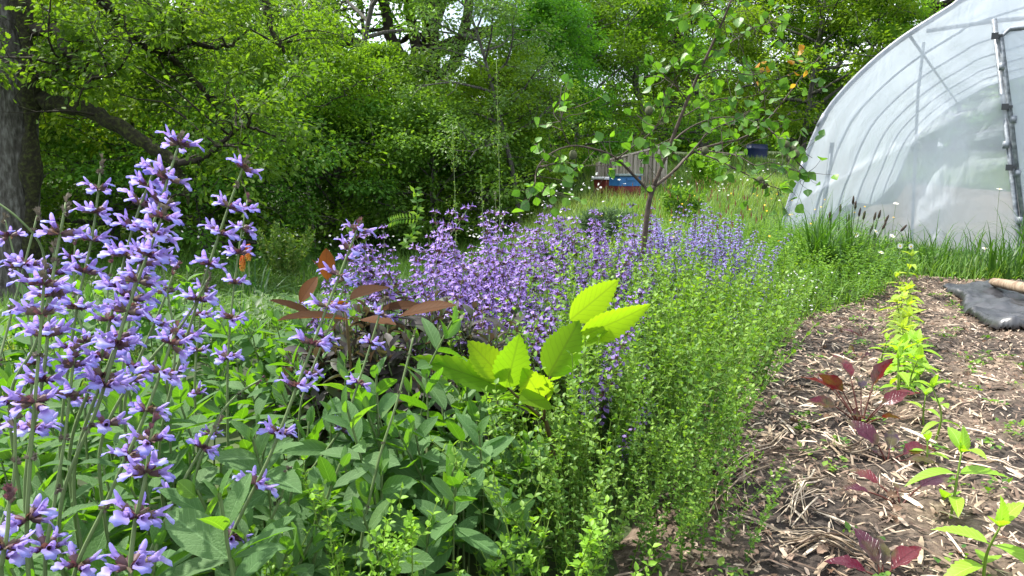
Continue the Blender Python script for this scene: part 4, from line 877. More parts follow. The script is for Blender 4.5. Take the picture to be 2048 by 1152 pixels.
for i, (pi, pts, nw, f, sz) in enumerate(ST):
    pi = 6 if pi == 4 else pi
    nw = nw+(i < 9 or i in (16, 18, 27)); sz = sz*(.87 if i not in (11, 21, 20) else .95)
    pr = SP[pi]; wp = np.array([P(*p) for p in pts]); sp_ = sz < .02
    base = wp[0].copy(); base[2] = max(base[2]-.15, .02); wp = np.vstack([base, wp]) if wp[0][2] > .15 else wp
    stalk("flower_stalk", wp, nw, f+.1, sz, pr, -np.array(pr.location), 300+i, r=.0023, spent=.75 if sp_ else .08, k=4 if sp_ else 5)
for j, (x, y, a, l) in enumerate([(-.62, 1.3, 2.6, .3)]):
    pr = SP[3]; mb = MB(); tube(mb, smooth_path(np.array([P(-20, 395, 1.0), P(40, 440, 1.0), P(85, 500, 1.02), P(95, 600, 1.05)])-np.array(pr.location), 16), .0016, 4); mb.build("stalk", [M_stem], pr)

# --- middle sage drift: shared stalk meshes, every plant its own ---------------
def stalk_proto(seed, h, nw, size, petal):
    rng = np.random.default_rng(seed); pp = smooth_path([(0, 0, 0), (rng.normal(0, .02), rng.normal(0, .02), h*.5), (rng.normal(0, .04), rng.normal(0, .04), h)], 12)
    a = MB(); tube(a, pp, np.linspace(.0022, .001, 12), 3, cap=False); b = MB()
    for i, u in enumerate(np.linspace(.42, 1, nw)):
        p = np.array([np.interp(u*11, np.arange(12), pp[:, c]) for c in range(3)]); whorl(b, p, (0, 0, 1), rng, 5, size*(1-.35*u**3), FLL, tilt=.4)
    return a.mesh("stalk_stem", [M_stem]), b.mesh("blossom", [M_calyx, petal])
PROT = [stalk_proto(400+i, .30+.04*i, 7+i % 3, .0275, M_petalP) for i in range(5)]
PROTB = [stalk_proto(420+i, .32+.03*i, 9+i % 3, .020, M_petal) for i in range(4)]
def drift(lab, cx, cy, rx, ry, n, z0, prot, seed, group, nsh=55, leafm=None, hs=1.0, shootz=.3):
    n = int(n*1.12); rng = np.random.default_rng(seed); zg = float(H(cx, cy)); r = empty("flowering_sage", (cx, cy, zg), label=lab, cat="sage plant", group=group); off = np.array([cx, cy, zg])
    mb = MB(); shoots(mb, rng, nsh, cx, cy, rx*1.05, ry*1.05, shootz, .055, [SAGE_FAR], zvar=.05, zmin=.05); mb.V = [v-off for v in mb.V]; mb.build("foliage", [leafm or M_sagefar, M_stem], r)
    a = rng.uniform(0, 6.28, n); q = np.sqrt(rng.random(n)); 
    for i in range(n):
        x, y = math.cos(a[i])*q[i]*rx, math.sin(a[i])*q[i]*ry; me = prot[i % len(prot)]; s = hs*rng.uniform(.68, 1.18)
        M = Matrix.Translation((x, y, z0-(.12*q[i]**2)+float(H(cx+x, cy+y))-zg)) @ Matrix.Rotation(.45*q[i]*rng.uniform(.1, 1.3)+rng.uniform(0, .12), 4, Vector((-y, x, .001)).normalized()) @ Matrix.Rotation(rng.uniform(0, 6.28), 4, 'Z') @ Matrix.Scale(s, 4)
        st = link("flower_stalk", me[0], r, M=M); link("blossom", me[1], st)
G1 = "violet sage plants behind the chestnut sapling"
drift("violet sage right behind the upright brown leaf", -.38, 2.95, .30, .4, 45, .17, PROT, 501, G1)
drift("dense violet sage above the arching bronze leaf", -.05, 2.65, .28, .45, 62, .15, PROT, 502, G1)
drift("densest violet sage right behind the chestnut sapling's left leaves", .08, 2.2, .24, .3, 52, .13, PROT, 503, G1, hs=.9)
drift("violet sage under the tall dock stalk", -.02, 3.45, .34, .4, 50, .17, PROT, 504, G1)
drift("violet sage between the dock stalk and the slender ash", .32, 3.15, .30, .4, 45, .14, PROT, 505, G1)
drift("violet sage with the tall leaning spike left of the orchard tree", .52, 3.75, .28, .35, 38, .2, PROT, 506, G1)
G2 = "blue-violet sage plants around the orchard tree"
drift("blue-violet sage wrapped around the foot of the orchard tree", .68, 4.05, .30, .4, 58, .14, PROTB, 511, G2)
drift("blue-violet sage right of the orchard tree's foot, tallest spikes", .93, 4.5, .32, .4, 60, .2, PROTB, 512, G2)
drift("blue-violet sage at the right end of the drift beside the meadow grass", 1.17, 4.6, .26, .4, 46, .15, PROTB, 513, G2)
drift("low blue-violet sage in front of the drift's right end", .88, 3.65, .24, .3, 42, .08, PROTB, 514, G2, hs=.9)
# single taller spikes over the drift
for j, (px, py, Y, lab) in enumerate([(885, 418, 2.3, "tallest violet sage spike standing above the drift"), (1065, 432, 3.0, "single violet sage spike left of the slender ash trunk"), (770, 455, 2.0, "thin violet sage spike right of the upright brown leaf"), (1195, 428, 3.6, "leaning violet sage spike left of the orchard tree trunk")]):
    q = P(px, py, Y); h_ = .34; z = q[2]-h_; r = empty("sage_spike", (q[0], q[1], float(H(q[0], q[1]))), label=lab, cat="sage plant", group="single sage spikes above the drift"); me = PROT[j]
    hh = .30+.04*j; M = Matrix.Translation((0, 0, q[2]-hh*1.1-float(H(q[0], q[1])))) @ Matrix.Scale(1.1, 4); st = link("flower_stalk", me[0], r, M=M); link("blossom", me[1], st)
    mb = MB(); tube(mb, np.array([[0, 0, 0], [0, 0, q[2]-hh*1.1-float(H(q[0], q[1]))]]), .0024, 4); mb.build("stem", [M_stem], r)

# --- dark purple-leaved sage and the bronze-leaved seedling ----------------------
r = empty("purple_sage", (-.28, 2.0, 0), label="dark purple-leaved sage bush under the bronze leaves", cat="sage plant"); rng = np.random.default_rng(520)
mb = MB(); shoots(mb, rng, 170, -.24, 1.98, .40, .28, .47, .064, [SAGE_NEAR[0], SAGE_NEAR[1]], zvar=.03); mb.V = [v-np.array(r.location) for v in mb.V]; mb.build("foliage", [M_dsage, M_stem], r)
def leaf_obj(name, T, mat, base, tip, up, width=1.0, parent=None, off=0, rnd=.5):
    base = np.array(base); tip = np.array(tip); d = tip-base; ln = np.linalg.norm(d); mb = MB()
    mb.inst(T, base[None]+off, d[None], np.array(up, float), np.array([[ln*width, ln, ln]]), np.array([rnd])); return mb.build(name, [mat], parent)
MAG = leafT(ell(12, .75, 1.0), .21, .25, .12, .006, 1)
b0 = P(700, 640, 1.75); br_ = empty("bronze_leaved_seedling", (b0[0], b0[1], 0), label="bronze and brown large-leaved seedling with one leaf standing upright", cat="shrub seedling"); off = -np.array(br_.location)
mb = MB(); tube(mb, smooth_path(np.array([[b0[0], b0[1], 0], [b0[0], b0[1]+.02, .25], P(690, 610, 1.78)]), 10)+off, np.linspace(.006, .003, 10), 6); mb.build("stem", [M_twig], br_)
for (bx, by, tx, ty, Y, Y2, up, w) in [(655, 560, 652, 497, 1.8, 1.8, (.2, -1, .1), 1.25), (600, 606, 632, 550, 1.75, 1.78, (-.3, -1, .3), 1.15), (652, 560, 628, 514, 1.82, 1.85, (1, -.3, 0), .5), (640, 640, 545, 590, 1.75, 1.7, (0, -.3, 1), .8), (800, 632, 905, 600, 1.85, 1.8, (0, -.6, 1), .7), (760, 620, 850, 603, 1.9, 1.95, (0, -.5, 1), .8), (700, 640, 560, 622, 1.72, 1.6, (0, -.2, 1), .7), (700, 600, 780, 560, 1.8, 1.95, (0, -.4, 1), .8), (720, 640, 790, 640, 1.7, 1.65, (0, -.3, 1), .9), (690, 620, 660, 590, 1.7, 1.6, (0, -.6, 1), .9)]:
    leaf_obj("leaf", MAG, M_brown, P(bx, by, Y), P(tx, ty, Y2), up, w, br_, off, random.Random(bx).random())

# --- chestnut sapling ----------------------------------------------------------
CH = [serrT(11, .31, .16, .1, .004, 2), serrT(13, .24, .25, .2, .006, 3), serrT(13, .33, .12, .05, .004, 4)]
ct = empty("chestnut_sapling", tuple(np.append(P(1125, 1120, 1.62)[:2], .0)), label="young sweet chestnut sapling with glowing toothed yellow-green leaves", cat="sapling"); off = -np.array(ct.location)
YC = 1.62
def cs(n_, pts, r0, r1, par, k=14):
    mb = MB(); tube(mb, smooth_path(np.array([P(*p) for p in pts]), k)+off, np.linspace(r0, r1, k), 6); return mb.build(n_, [M_twig], par)
b = P(1125, 1120, YC); b[2] = 0
mb = MB(); tube(mb, smooth_path(np.vstack([b, [P(*p) for p in [(1122, 1040, YC), (1112, 940, YC), (1094, 850, YC), (1088, 838, YC)]]]), 16)+off, np.linspace(.0065, .0042, 16), 7); stt = mb.build("trunk", [M_twig], ct)
cs("branch", [(1090, 842, YC), (1060, 815, YC), (1020, 780, YC), (985, 735, YC), (968, 715, YC)], .0035, .0018, stt)
cs("branch", [(1090, 842, YC), (1089, 820, YC-.02), (1098, 760, YC-.02), (1140, 680, YC+.02), (1165, 640, YC+.04)], .0035, .0018, stt)
for (b_, t_, up, w, k) in [((1003, 752, YC-.03), (936, 682, YC-.03), (.5, -1, -.2), 1.05, 0), ((1012, 775, YC-.03), (1040, 672, YC-.05), (.1, -1, -.05), 1.05, 0), ((1015, 780, YC), (838, 704, YC-.06), (-.4, -.8, .7), .62, 1),
  ((1096, 752, YC-.02), (1160, 640, YC+.02), (-.2, -1, -.25), .95, 2), ((1100, 760, YC), (1190, 680, YC+.05), (.9, -.4, -.2), .55, 1), ((1140, 640, YC+.03), (1240, 560, YC+.06), (.1, -1, -.1), .78, 2),
  ((1160, 672, YC+.02), (1302, 620, YC-.02), (.2, -1, -.05), .85, 1), ((1165, 690, YC+.02), (1215, 660, YC), (.2, -.5, 1), 1.0, 2), ((1090, 808, YC-.02), (1046, 738, YC-.05), (.1, -1, -.1), 1.1, 2), ((1095, 800, YC-.03), (1040, 800, YC-.1), (0, -.7, 1), 1.15, 2), ((1090, 820, YC), (1068, 770, YC+.03), (.8, -.9, .2), .9, 0), ((1060, 815, YC), (960, 775, YC+.04), (.3, -.2, 1), .4, 1), ((1080, 838, YC), (1035, 805, YC+.02), (.6, .6, 1), .7, 0)]:
    leaf_obj("leaf", CH[k], M_chest, P(*b_), P(*t_), up, w, ct, off, random.Random(b_[0]*7+t_[1]).random())

# --- oregano: shared shoot meshes -------------------------------------------------
def herb_shoot(seed, h, ls=.0225, sunlit=False):
    rng = np.random.default_rng(seed); pp = smooth_path([(0, 0, 0), (rng.normal(0, .02), rng.normal(0, .02), h*.5), (rng.normal(0, .05), rng.normal(0, .05), h)], 14)
    a = MB(); tube(a, pp, np.linspace(.0019, .0010, 14), 4, cap=False); b = MB(); pos = []; d = []; s = []; az = 0; c = []
    z = .03; n = int(h/.024)
    for i in range(n):
        u = (i+.8)/n; p = np.array([np.interp(u*13, np.arange(14), pp[:, k]) for k in range(3)]); az += 1.57+rng.normal(0, .15); big = math.sin(math.pi*min(1, .15+.8*u))**.6*(1.15-.4*u)
        for sg in (0, math.pi):
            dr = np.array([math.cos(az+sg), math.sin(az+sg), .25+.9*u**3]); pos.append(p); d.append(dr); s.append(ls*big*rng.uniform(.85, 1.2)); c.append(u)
            for e in range(2 if u < .9 else 1):     # axillary leaflets
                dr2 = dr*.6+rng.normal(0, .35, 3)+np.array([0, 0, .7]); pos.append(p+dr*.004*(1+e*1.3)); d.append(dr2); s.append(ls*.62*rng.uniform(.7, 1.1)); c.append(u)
    for q_ in range(7 if not sunlit else 3):
        u = rng.uniform(.25, .92); p = np.array([np.interp(u*13, np.arange(14), pp[:, k]) for k in range(3)]); an = rng.uniform(0, 6.28); L_ = h*rng.uniform(.10, .24)*(1.25-u*.5)
        lp = smooth_path([p, p+np.array([math.cos(an), math.sin(an), .8])*L_*.55, p+np.array([math.cos(an)*.8, math.sin(an)*.8, 1.6])*L_*.9], 6); tube(a, lp, .0008, 3, cap=False)
        for j_ in range(6):
            for sg in (0, math.pi):
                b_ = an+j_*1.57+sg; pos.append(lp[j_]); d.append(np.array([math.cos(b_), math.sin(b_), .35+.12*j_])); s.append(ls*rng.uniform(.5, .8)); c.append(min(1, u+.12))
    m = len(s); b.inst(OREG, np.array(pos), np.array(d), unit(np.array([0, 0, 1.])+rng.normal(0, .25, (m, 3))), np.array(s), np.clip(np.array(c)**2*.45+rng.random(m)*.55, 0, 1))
    return a.mesh("shoot_stem", [M_stemO]), b.mesh("leaves", [M_oregY if sunlit else M_oreg])
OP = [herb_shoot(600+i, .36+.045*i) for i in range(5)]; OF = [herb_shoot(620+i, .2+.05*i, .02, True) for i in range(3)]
def herb(lab, cx, cy, rx, ry, n, seed, prot, group, hs=1.0, name="oregano_plant", lean=(0, 0), cat="herb plant", z=0.0):
    rng = np.random.default_rng(seed); zg = float(H(cx, cy)); r = empty(name, (cx, cy, zg), label=lab, cat=cat, group=group)
    for i in range(n):
        a = rng.uniform(0, 6.28); q = math.sqrt(rng.random()); x, y = math.cos(a)*q*rx, math.sin(a)*q*ry; me = prot[rng.integers(len(prot))]; s = hs*rng.uniform(.7, 1.15)
        tl = .34*q+rng.normal(0, .1); v = Vector((-y/ry+rng.normal(0, .2), x/rx+rng.normal(0, .2), 0))
        M = Matrix.Translation((x, y, z+float(H(cx+x, cy+y))-zg)) @ Matrix.Rotation(abs(tl), 4, v.normalized()) @ Matrix.Rotation(rng.uniform(0, 6.28), 4, 'Z') @ Matrix.Scale(s, 4)
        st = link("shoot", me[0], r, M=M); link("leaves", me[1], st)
GO = "upright green oregano plants along the path"
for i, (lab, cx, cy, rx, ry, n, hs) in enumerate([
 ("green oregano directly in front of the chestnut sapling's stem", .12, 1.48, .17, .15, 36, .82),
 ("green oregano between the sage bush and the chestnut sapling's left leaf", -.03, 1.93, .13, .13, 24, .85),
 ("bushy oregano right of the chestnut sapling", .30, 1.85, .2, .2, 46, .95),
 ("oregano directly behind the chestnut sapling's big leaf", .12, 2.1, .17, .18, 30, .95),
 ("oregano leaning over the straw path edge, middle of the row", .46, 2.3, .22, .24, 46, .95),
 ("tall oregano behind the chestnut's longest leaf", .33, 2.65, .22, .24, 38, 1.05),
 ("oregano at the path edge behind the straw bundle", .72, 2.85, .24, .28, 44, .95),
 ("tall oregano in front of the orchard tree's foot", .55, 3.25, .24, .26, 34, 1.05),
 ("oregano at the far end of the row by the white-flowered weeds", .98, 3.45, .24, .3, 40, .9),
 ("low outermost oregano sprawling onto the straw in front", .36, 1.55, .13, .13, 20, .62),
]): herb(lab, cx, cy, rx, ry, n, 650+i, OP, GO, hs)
GF = "fresh yellow-green herb tufts at the front"  # oregano sprigs catching light, shown by the brighter leaf colour
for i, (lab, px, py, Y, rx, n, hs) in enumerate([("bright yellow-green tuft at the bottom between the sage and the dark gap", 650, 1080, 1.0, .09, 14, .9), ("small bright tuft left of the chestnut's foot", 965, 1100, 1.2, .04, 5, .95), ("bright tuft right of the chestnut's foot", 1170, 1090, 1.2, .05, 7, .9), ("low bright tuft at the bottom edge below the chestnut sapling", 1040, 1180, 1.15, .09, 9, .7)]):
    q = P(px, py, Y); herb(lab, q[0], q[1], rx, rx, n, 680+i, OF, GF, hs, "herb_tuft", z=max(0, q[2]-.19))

# ------------------------------------------------------------------ orchard tree (quince)
YQ = 3.8; base = P(1285, 560, YQ); base[2] = float(H(base[0], base[1]))
qt = empty("orchard_tree", tuple(base), label="small orchard tree with round leaves and unripe fuzzy fruits", cat="tree"); off = -base; rng = np.random.default_rng(700)
def qp(pts, k): return smooth_path(np.array([P(px, py, YQ+dy) for px, py, dy in pts]), k)+off
tp = np.vstack([[0, 0, 0], [P(*p)+off for p in [(1281, 560, YQ), (1289, 480, YQ), (1297, 410, YQ), (1308, 372, YQ)]]])
mb = MB(); tube(mb, smooth_path(tp, 24), np.linspace(.016, .012, 24), 9, rough=.07, rng=rng); qtr = mb.build("trunk", [M_wood1], qt)
QB = [([(1306, 376, 0), (1338, 295, -.02), (1375, 200, -.05), (1410, 120, -.08), (1442, 50, -.1), (1466, -10, -.12), (1490, -90, -.1)], .014, .006),
 ([(1300, 385, 0), (1262, 345, -.05), (1226, 312, -.1), (1180, 296, -.15), (1140, 292, -.2), (1100, 308, -.25), (1075, 335, -.28), (1068, 375, -.28)], .010, .003),
 ([(1308, 374, 0), (1345, 345, .1), (1385, 305, .2), (1440, 287, .25), (1485, 276, .3), (1530, 245, .3), (1572, 195, .28), (1610, 145, .25), (1650, 105, .2)], .012, .003),
 ([(1388, 304, .2), (1430, 318, .1), (1480, 342, 0), (1530, 368, -.05), (1560, 378, -.05)], .006, .003),
 ([(1350, 342, .1), (1395, 290, .12), (1420, 262, .12), (1470, 240, .1)], .008, .003),
 ([(1322, 340, 0), (1345, 285, .08), (1390, 250, .15), (1440, 235, .2), (1500, 235, .25)], .008, .003),
 ([(1234, 318, -.1), (1270, 290, -.15), (1305, 262, -.2), (1330, 225, -.22), (1340, 190, -.2)], .005, .002),
 ([(1400, 300, .2), (1470, 310, .0), (1510, 330, -.1), (1545, 325, -.12), (1600, 345, -.1)], .005, .002),
 ([(1530, 250, .3), (1560, 280, .2), (1590, 320, .15), (1615, 345, .1)], .005, .002),
 ([(1375, 200, -.05), (1340, 160, -.15), (1300, 130, -.2)], .004, .002), ([(1410, 120, -.08), (1455, 90, 0), (1500, 60, .1), (1560, 40, .2)], .005, .002),
 ([(1390, 160, -.06), (1440, 140, -.1), (1500, 150, -.1), (1540, 140, -.1)], .005, .002), ([(1442, 50, -.1), (1410, 10, -.15), (1390, -40, -.2)], .004, .002),
 ([(1140, 292, -.2), (1122, 250, -.25), (1130, 215, -.3)], .003, .002), ([(1225, 312, -.1), (1220, 340, -.2)], .003, .002), ([(1362, 235, 0), (1430, 200, .0), (1490, 195, 0), (1560, 175, 0)], .005, .002),
 ([(1345, 275, 0), (1300, 300, -.1), (1290, 315, -.15)], .003, .002)]
lv = MB(); pos = []; dd = []; 
for pts, r0, r1 in QB:
    pp = qp(pts, 26); mb = MB(); tube(mb, pp, np.linspace(r0*.72, r1*.6, 26), 6, rough=.06, rng=rng); bo = mb.build("branch", [M_wood1], qtr); tw = MB(); L = np.linalg.norm(pp[-1]-pp[0]); nt2 = int(5+L*9)
    for j in range(nt2):
        v = rng.uniform(.35 if r0 > .009 else .15, 1)*25; q = np.array([np.interp(v, np.arange(26), pp[:, c]) for c in range(3)]); d = unit(rng.normal(0, 1, 3)*np.array([1, .7, .8])+np.array([0, 0, .2]))
        bp = branch(rng, q, d, rng.uniform(.05, .2), 4, .2, -.02); tube(tw, bp, np.linspace(.002, .0012, 4), 4, cap=False)
        for e in range(rng.integers(1, 4)): k = rng.integers(1, 4); pos.append(bp[k]); dd.append(unit(bp[3]-bp[0])*.5+rng.normal(0, .6, 3)+np.array([0, 0, -.35]))
    for e in range(4): pos.append(pp[-1]); dd.append(rng.normal(0, .6, 3)+unit(pp[-1]-pp[-4]))
    tw.build("twigs", [M_wood1], bo)
# leaf clusters traced from the photo
CL = -len(pos)
for (px, py, dy, n_) in [(1080, 340, -.3, 8), (1130, 370, -.28, 20), (1105, 385, -.28, 14), (1070, 380, -.28, 10), (1250, 275, -.1, 10), (1330, 140, -.1, 12), (1390, 90, -.1, 14), (1420, 190, 0, 20), (1480, 170, .05, 20), (1530, 120, .1, 16), (1500, 240, .2, 16), (1560, 240, .2, 16), (1440, 20, 0, 14), (1350, 30, -.1, 8), (1580, 330, .1, 26), (1605, 300, .1, 12), (1590, 350, .0, 14), (1545, 375, 0, 18), (1510, 370, 0, 8), (1300, 330, -.1, 4), (1600, 150, .2, 14), (1520, 30, .1, 12), (1360, 200, -.1, 10), (1130, 240, -.25, 6), (1470, 260, .2, 10)]:
    for _ in range(int(n_*.55)): pos.append(P(px, py, YQ+dy)+off+rng.normal(0, .07, 3)); dd.append(rng.normal(0, .7, 3)+np.array([0, 0, -.3]))
CL += len(pos); tw = MB(); allb = np.concatenate([qp(b_[0], 26) for b_ in QB])
for p_ in pos[-CL:]:
    j = int(((allb-p_)**2).sum(1).argmin()); mid = (allb[j]+p_)/2+rng.normal(0, .01, 3); tube(tw, smooth_path([allb[j], mid, p_], 5), np.linspace(.0018, .0007, 5), 3, cap=False)
tw.build("twigs", [M_wood1], qt)
pos = np.array(pos); m = len(pos); dd = unit(np.array(dd)); s = rng.uniform(.03, .06, m)
lv.inst(ROUND, pos, dd, unit(rng.normal(0, .55, (m, 3))+np.array([0, -.3, .9])), s, rng.random(m)); lv.build("crown", [M_small], qt)
lv = MB(); pos = np.array([P(px+a, py+b, YQ+.1) for px, py in [(1520, 145), (1585, 130), (1600, 150), (1510, 135), (1595, 110)] for a, b in [(0, 0), (12, -10), (-8, 19)]])+off; m = len(pos)
lv.inst(ROUND, pos, rvec(rng, m)+np.array([0, 0, .3]), rvec(rng, m), rng.uniform(.022, .04, m), rng.random(m)); o = lv.build("young_leaves", [M_orange], qt); o["label"] = "orange young leaves"
M_fruit = solid("fuzzy_fruit", [(.05, .06, .03), (.10, .11, .05)], .9, 60, bump=.5, bdist=.003)
def blob(r, seed, n=10):
    mb = MB(); rr = np.random.default_rng(seed); V = []; 
    for i in range(n): 
        th = math.pi*i/(n-1)
        for j in range(12): a = j/12*6.283; k = r*(1+.05*math.sin(3*a)+.06*math.cos(th)); V.append((k*math.sin(th)*math.cos(a)+1e-6*j, k*math.sin(th)*math.sin(a), k*math.cos(th)*1.1))
    mb.add(V, [np.array([[i*12+j, i*12+(j+1) % 12, (i+1)*12+(j+1) % 12, (i+1)*12+j] for i in range(n-1) for j in range(12)])]); return mb.mesh("fruit", [M_fruit])
fm = blob(.019, 1)
for (px, py, dy) in [(1563, 284, .15), (1572, 290, .12), (1586, 300, .12), (1592, 308, .1), (1520, 362, 0), (1528, 370, -.02), (1146, 310, -.2), (1410, 302, .1), (1298, 222, -.2), (1580, 318, .1), (1610, 352, .08)]:
    link("fruit", fm, qt, tuple(P(px, py, YQ+dy)+off))

# --- fennel / grey feathery shrub, small shrub on the bank ------------------------
def feathery(name, lab, px, Y, h_, rad, n, mat, seed, cat="shrub", ls=.05, wid=.08):
    rng = np.random.default_rng(seed); q = P(px, 400, Y); z = float(H(q[0], q[1])); r = empty(name, (q[0], q[1], z), label=lab, cat=cat); st = MB(); lf = MB()
    for i in range(n):
        a = rng.uniform(0, 6.28); t = rng.uniform(0, .5); pp = branch(rng, (math.cos(a)*rad*.2, math.sin(a)*rad*.2, 0), (math.cos(a)*t, math.sin(a)*t, 1), h_*rng.uniform(.7, 1.05), 7, .08, .0); tube(st, pp, np.linspace(.004, .0015, 7), 3, cap=False)
        m = 90; u = rng.uniform(1, 6, m); p = np.stack([np.interp(u, np.arange(7), pp[:, c]) for c in range(3)], -1); d = unit(rng.normal(0, 1, (m, 3))+np.array([0, 0, .7])); lf.inst(KITE, p, d, rvec(rng, m), np.stack([np.full(m, ls*wid*3), rng.uniform(.6, 1.4, m)*ls, np.full(m, ls*.5)], -1), rng.random(m))
    st.build("stem", [M_stem], r); lf.build("foliage", [mat], r); return r
feathery("fennel", "feathery grey-green fennel clump below the beehives, left one", 1125, 7.2, .34, .4, 40, M_fennel, 720, "herb plant", .07)
feathery("fennel", "feathery grey-green fennel clump below the beehives, right one", 1210, 7.6, .36, .5, 46, M_fennel, 721, "herb plant", .07)
feathery("bank_shrub", "low leafy shrub on the bank right behind the orchard tree", 1365, 8.0, .42, .4, 30, M_oreg, 722, "shrub", .05, .2)
feathery("bank_shrub", "bright leafy shrub at the fence's right end", 1412, 12.6, .6, .5, 34, M_oregY, 723, "shrub", .08, .2)
feathery("yellow_green_bush", "yellow-green bush with white blossoms left of the upright brown leaf", 565, 9.5, .75, .4, 30, M_grassY, 724, "shrub", .06, .2)

# --- red hot pokers --------------------------------------------------------------
q = P(500, 560, 6.2); r = empty("red_hot_poker", (q[0], q[1], float(H(q[0], q[1]))), label="red hot poker plant with two orange torches over strappy leaves", cat="flower"); off = -np.array(r.location); rng = np.random.default_rng(730)
BL = leafT([1, .95, .8, .55, .05], .5, .5, .0)
def blades(mb, rng, pos, ln, wd, bend, mat=0, up_=.8, rnd=None, n=5):
    """arching blades, rooted at pos"""
    m = len(pos); a = rng.uniform(0, 6.28, m); t = rng.uniform(.05, bend, m); L = ln*rng.uniform(.55, 1.15, m); W_ = wd*rng.uniform(.6, 1.2, m); e = np.stack([np.cos(a), np.sin(a), 0*a], -1); sd = np.stack([-np.sin(a), np.cos(a), 0*a], -1)
    V = []; 
    for i in range(n):
        u = i/(n-1); th = t*(.4+1.3*u*u); c = pos+e*(np.sin(th)*u*L)[:, None]+np.array([0, 0, 1])*(np.cos(th)*u*L)[:, None]; w = (W_*(1-u**2)*.5+.0002)[:, None]; V += [c-sd*w, c+sd*w]
    V = np.stack(V, 1); k = 2*n; F = np.array([[2*i, 2*i+1, 2*i+3, 2*i+2] for i in range(n-1)]); F = (F[None]+(np.arange(m)*k)[:, None, None]).reshape(-1, 4)
    rr = rng.random(m) if rnd is None else rnd; uv = np.tile(np.array([[j % 2, (j//2)/(n-1)] for j in range(k)]), (m, 1)); mb.add(V.reshape(-1, 3), [F], mat, np.repeat(rr, k), uv)
mb = MB(); blades(mb, rng, np.array([q])*np.array([1, 1, 0])+np.array([0, 0, r.location[2]])+off+rng.normal(0, .07, (110, 3))*np.array([1, 1, 0]), .55, .02, 1.0); mb.build("leaves", [leafmat("strappy_leaf", [(.03, .085, .03), (.06, .13, .045)], (1.3, 1.5, .5), .35, .45)], r)
for (px, py0, py1) in [(485, 542, 512), (497, 520, 489)]:
    a, b = P(px, py0, 6.1), P(px, py1, 6.1); g0_ = a.copy(); g0_[2] = r.location[2]; mb = MB(); tube(mb, np.array([g0_, a])+off, .006, 6); s_ = mb.build("flower_stalk", [M_stem], r)
    mb = MB(); m = 260; u = rng.random(m); an = rng.uniform(0, 6.28, m); rr = .014*np.sin(math.pi*(.15+.8*u))**.6; ax = b-a; p = a+ax*u[:, None]+np.stack([np.cos(an)*rr, np.sin(an)*rr, 0*an], -1)+off
    mb.inst(leafT([.6, 1, .8, .5], .3, .4, 0), p, np.stack([np.cos(an), np.sin(an), -.9+1.2*u], -1), (0, 0, 1), .011, u*.6+rng.random(m)*.3); tube(mb, np.array([a, (a+b)/2, b])+off, [.010, .012, .004], 8, rnd=.3); mb.build("torch", [leafmat("poker_petal", [(.62, .50, .08), (.75, .2, .05), (.6, .06, .04)], (1, 1, 1), .2, .5)], s_)

# --- seedlings in the row, beets --------------------------------------------------
SE = [serrT(9, .26, .3, .25, .003, 5), serrT(9, .24, .35, .5, .005, 6), leafT(ell(9, .8, .8), .2, .4, .45, .004, 7)]
def bz(x, y): return float(bedz(np.array([x]), np.array([y]))[0])
def seedling(px, py_base, h_, lab, seed, ls=.06, pairs=3, mat=None, az0=None, cat="seedling", name="seedling"):
    x, y = gp(px, py_base); z = bz(x, y); rng = np.random.default_rng(seed); r = empty(name, (x, y, z-.01), label=lab, cat=cat, group="yellow-green seedlings in a row")
    top = np.array([rng.normal(0, .012), rng.normal(0, .012), h_]); pp = smooth_path([(0, 0, -.02), (rng.normal(0, .008), rng.normal(0, .008), h_*.5), top], 10); mb = MB(); tube(mb, pp, np.linspace(.0038, .0018, 10), 6); st = mb.build("stem", [M_stemO], r)
    az = rng.uniform(0, 3.14) if az0 is None else az0
    for i in range(pairs):
        u = 1-.30*i*(3/pairs) if pairs < 4 else 1-i/pairs*.85; p = np.array([np.interp(u*9, np.arange(10), pp[:, c]) for c in range(3)]); el = [.75, .25, .05, -.1, -.2, -.2, -.2, -.2][i]; sz = ls*[.8, 1.1, 1.0, .8, .8, .75, .7, .7][i]
        for sg in (0, math.pi):
            b = az+sg+rng.normal(0, .2); e_ = el+rng.normal(0, .12); d = np.array([math.cos(b)*math.cos(e_), math.sin(b)*math.cos(e_), math.sin(e_)]); s2 = sz*rng.uniform(.85, 1.15)
            g = MB(); g.inst(SE[rng.integers(3)], (p+d*.006)[None], d, (0, 0, 1.), s2, rng.random()); tube(g, np.array([p, p+d*.008]), .0012, 4); g.build("leaf", [mat or M_seed], r)
        az += 1.57+rng.normal(0, .15)
    g = MB(); g.inst(SE[0], np.array([pp[-1]]*3), np.array([[.3, .2, 1], [-.3, .1, 1], [.0, -.35, 1]]), rvec(rng, 3), ls*np.array([.7, .35, .3]), .8); g.build("leaf", [mat or M_seed], r)
S1 = [(2125, 1190, .13, "seedling cut by the bottom right corner", .065, 3), (1968, 1175, .145, "nearest full seedling, toothed leaves spread like a propeller", .085, 3), (1900, 1040, .16, "second seedling from the front, broad spread leaves", .09, 3),
 (1803, 975, .0, None, 0, 0), (1848, 930, .075, "small pale seedling behind the second one", .04, 2), (1868, 880, .17, "tall seedling right of the big beet", .06, 3), (1848, 850, .10, "short seedling pressed against the tall one right of the big beet", .045, 2),
 (1795, 800, .15, "bushy seedling touching the big beet's right leaves", .06, 3), (1815, 790, .14, "wide-leaved seedling just behind the big beet", .075, 3), (1760, 740, .13, "seedling left out of the line behind the big beet", .05, 3)]
for i, (px, py, h_, lab, ls, pr_) in enumerate(S1):
    if lab: seedling(px, py, h_, lab, 740+i, ls, pr_)
ordn = ["first", "second", "third", "fourth", "fifth", "sixth", "seventh", "eighth", "ninth", "tenth", "eleventh"]
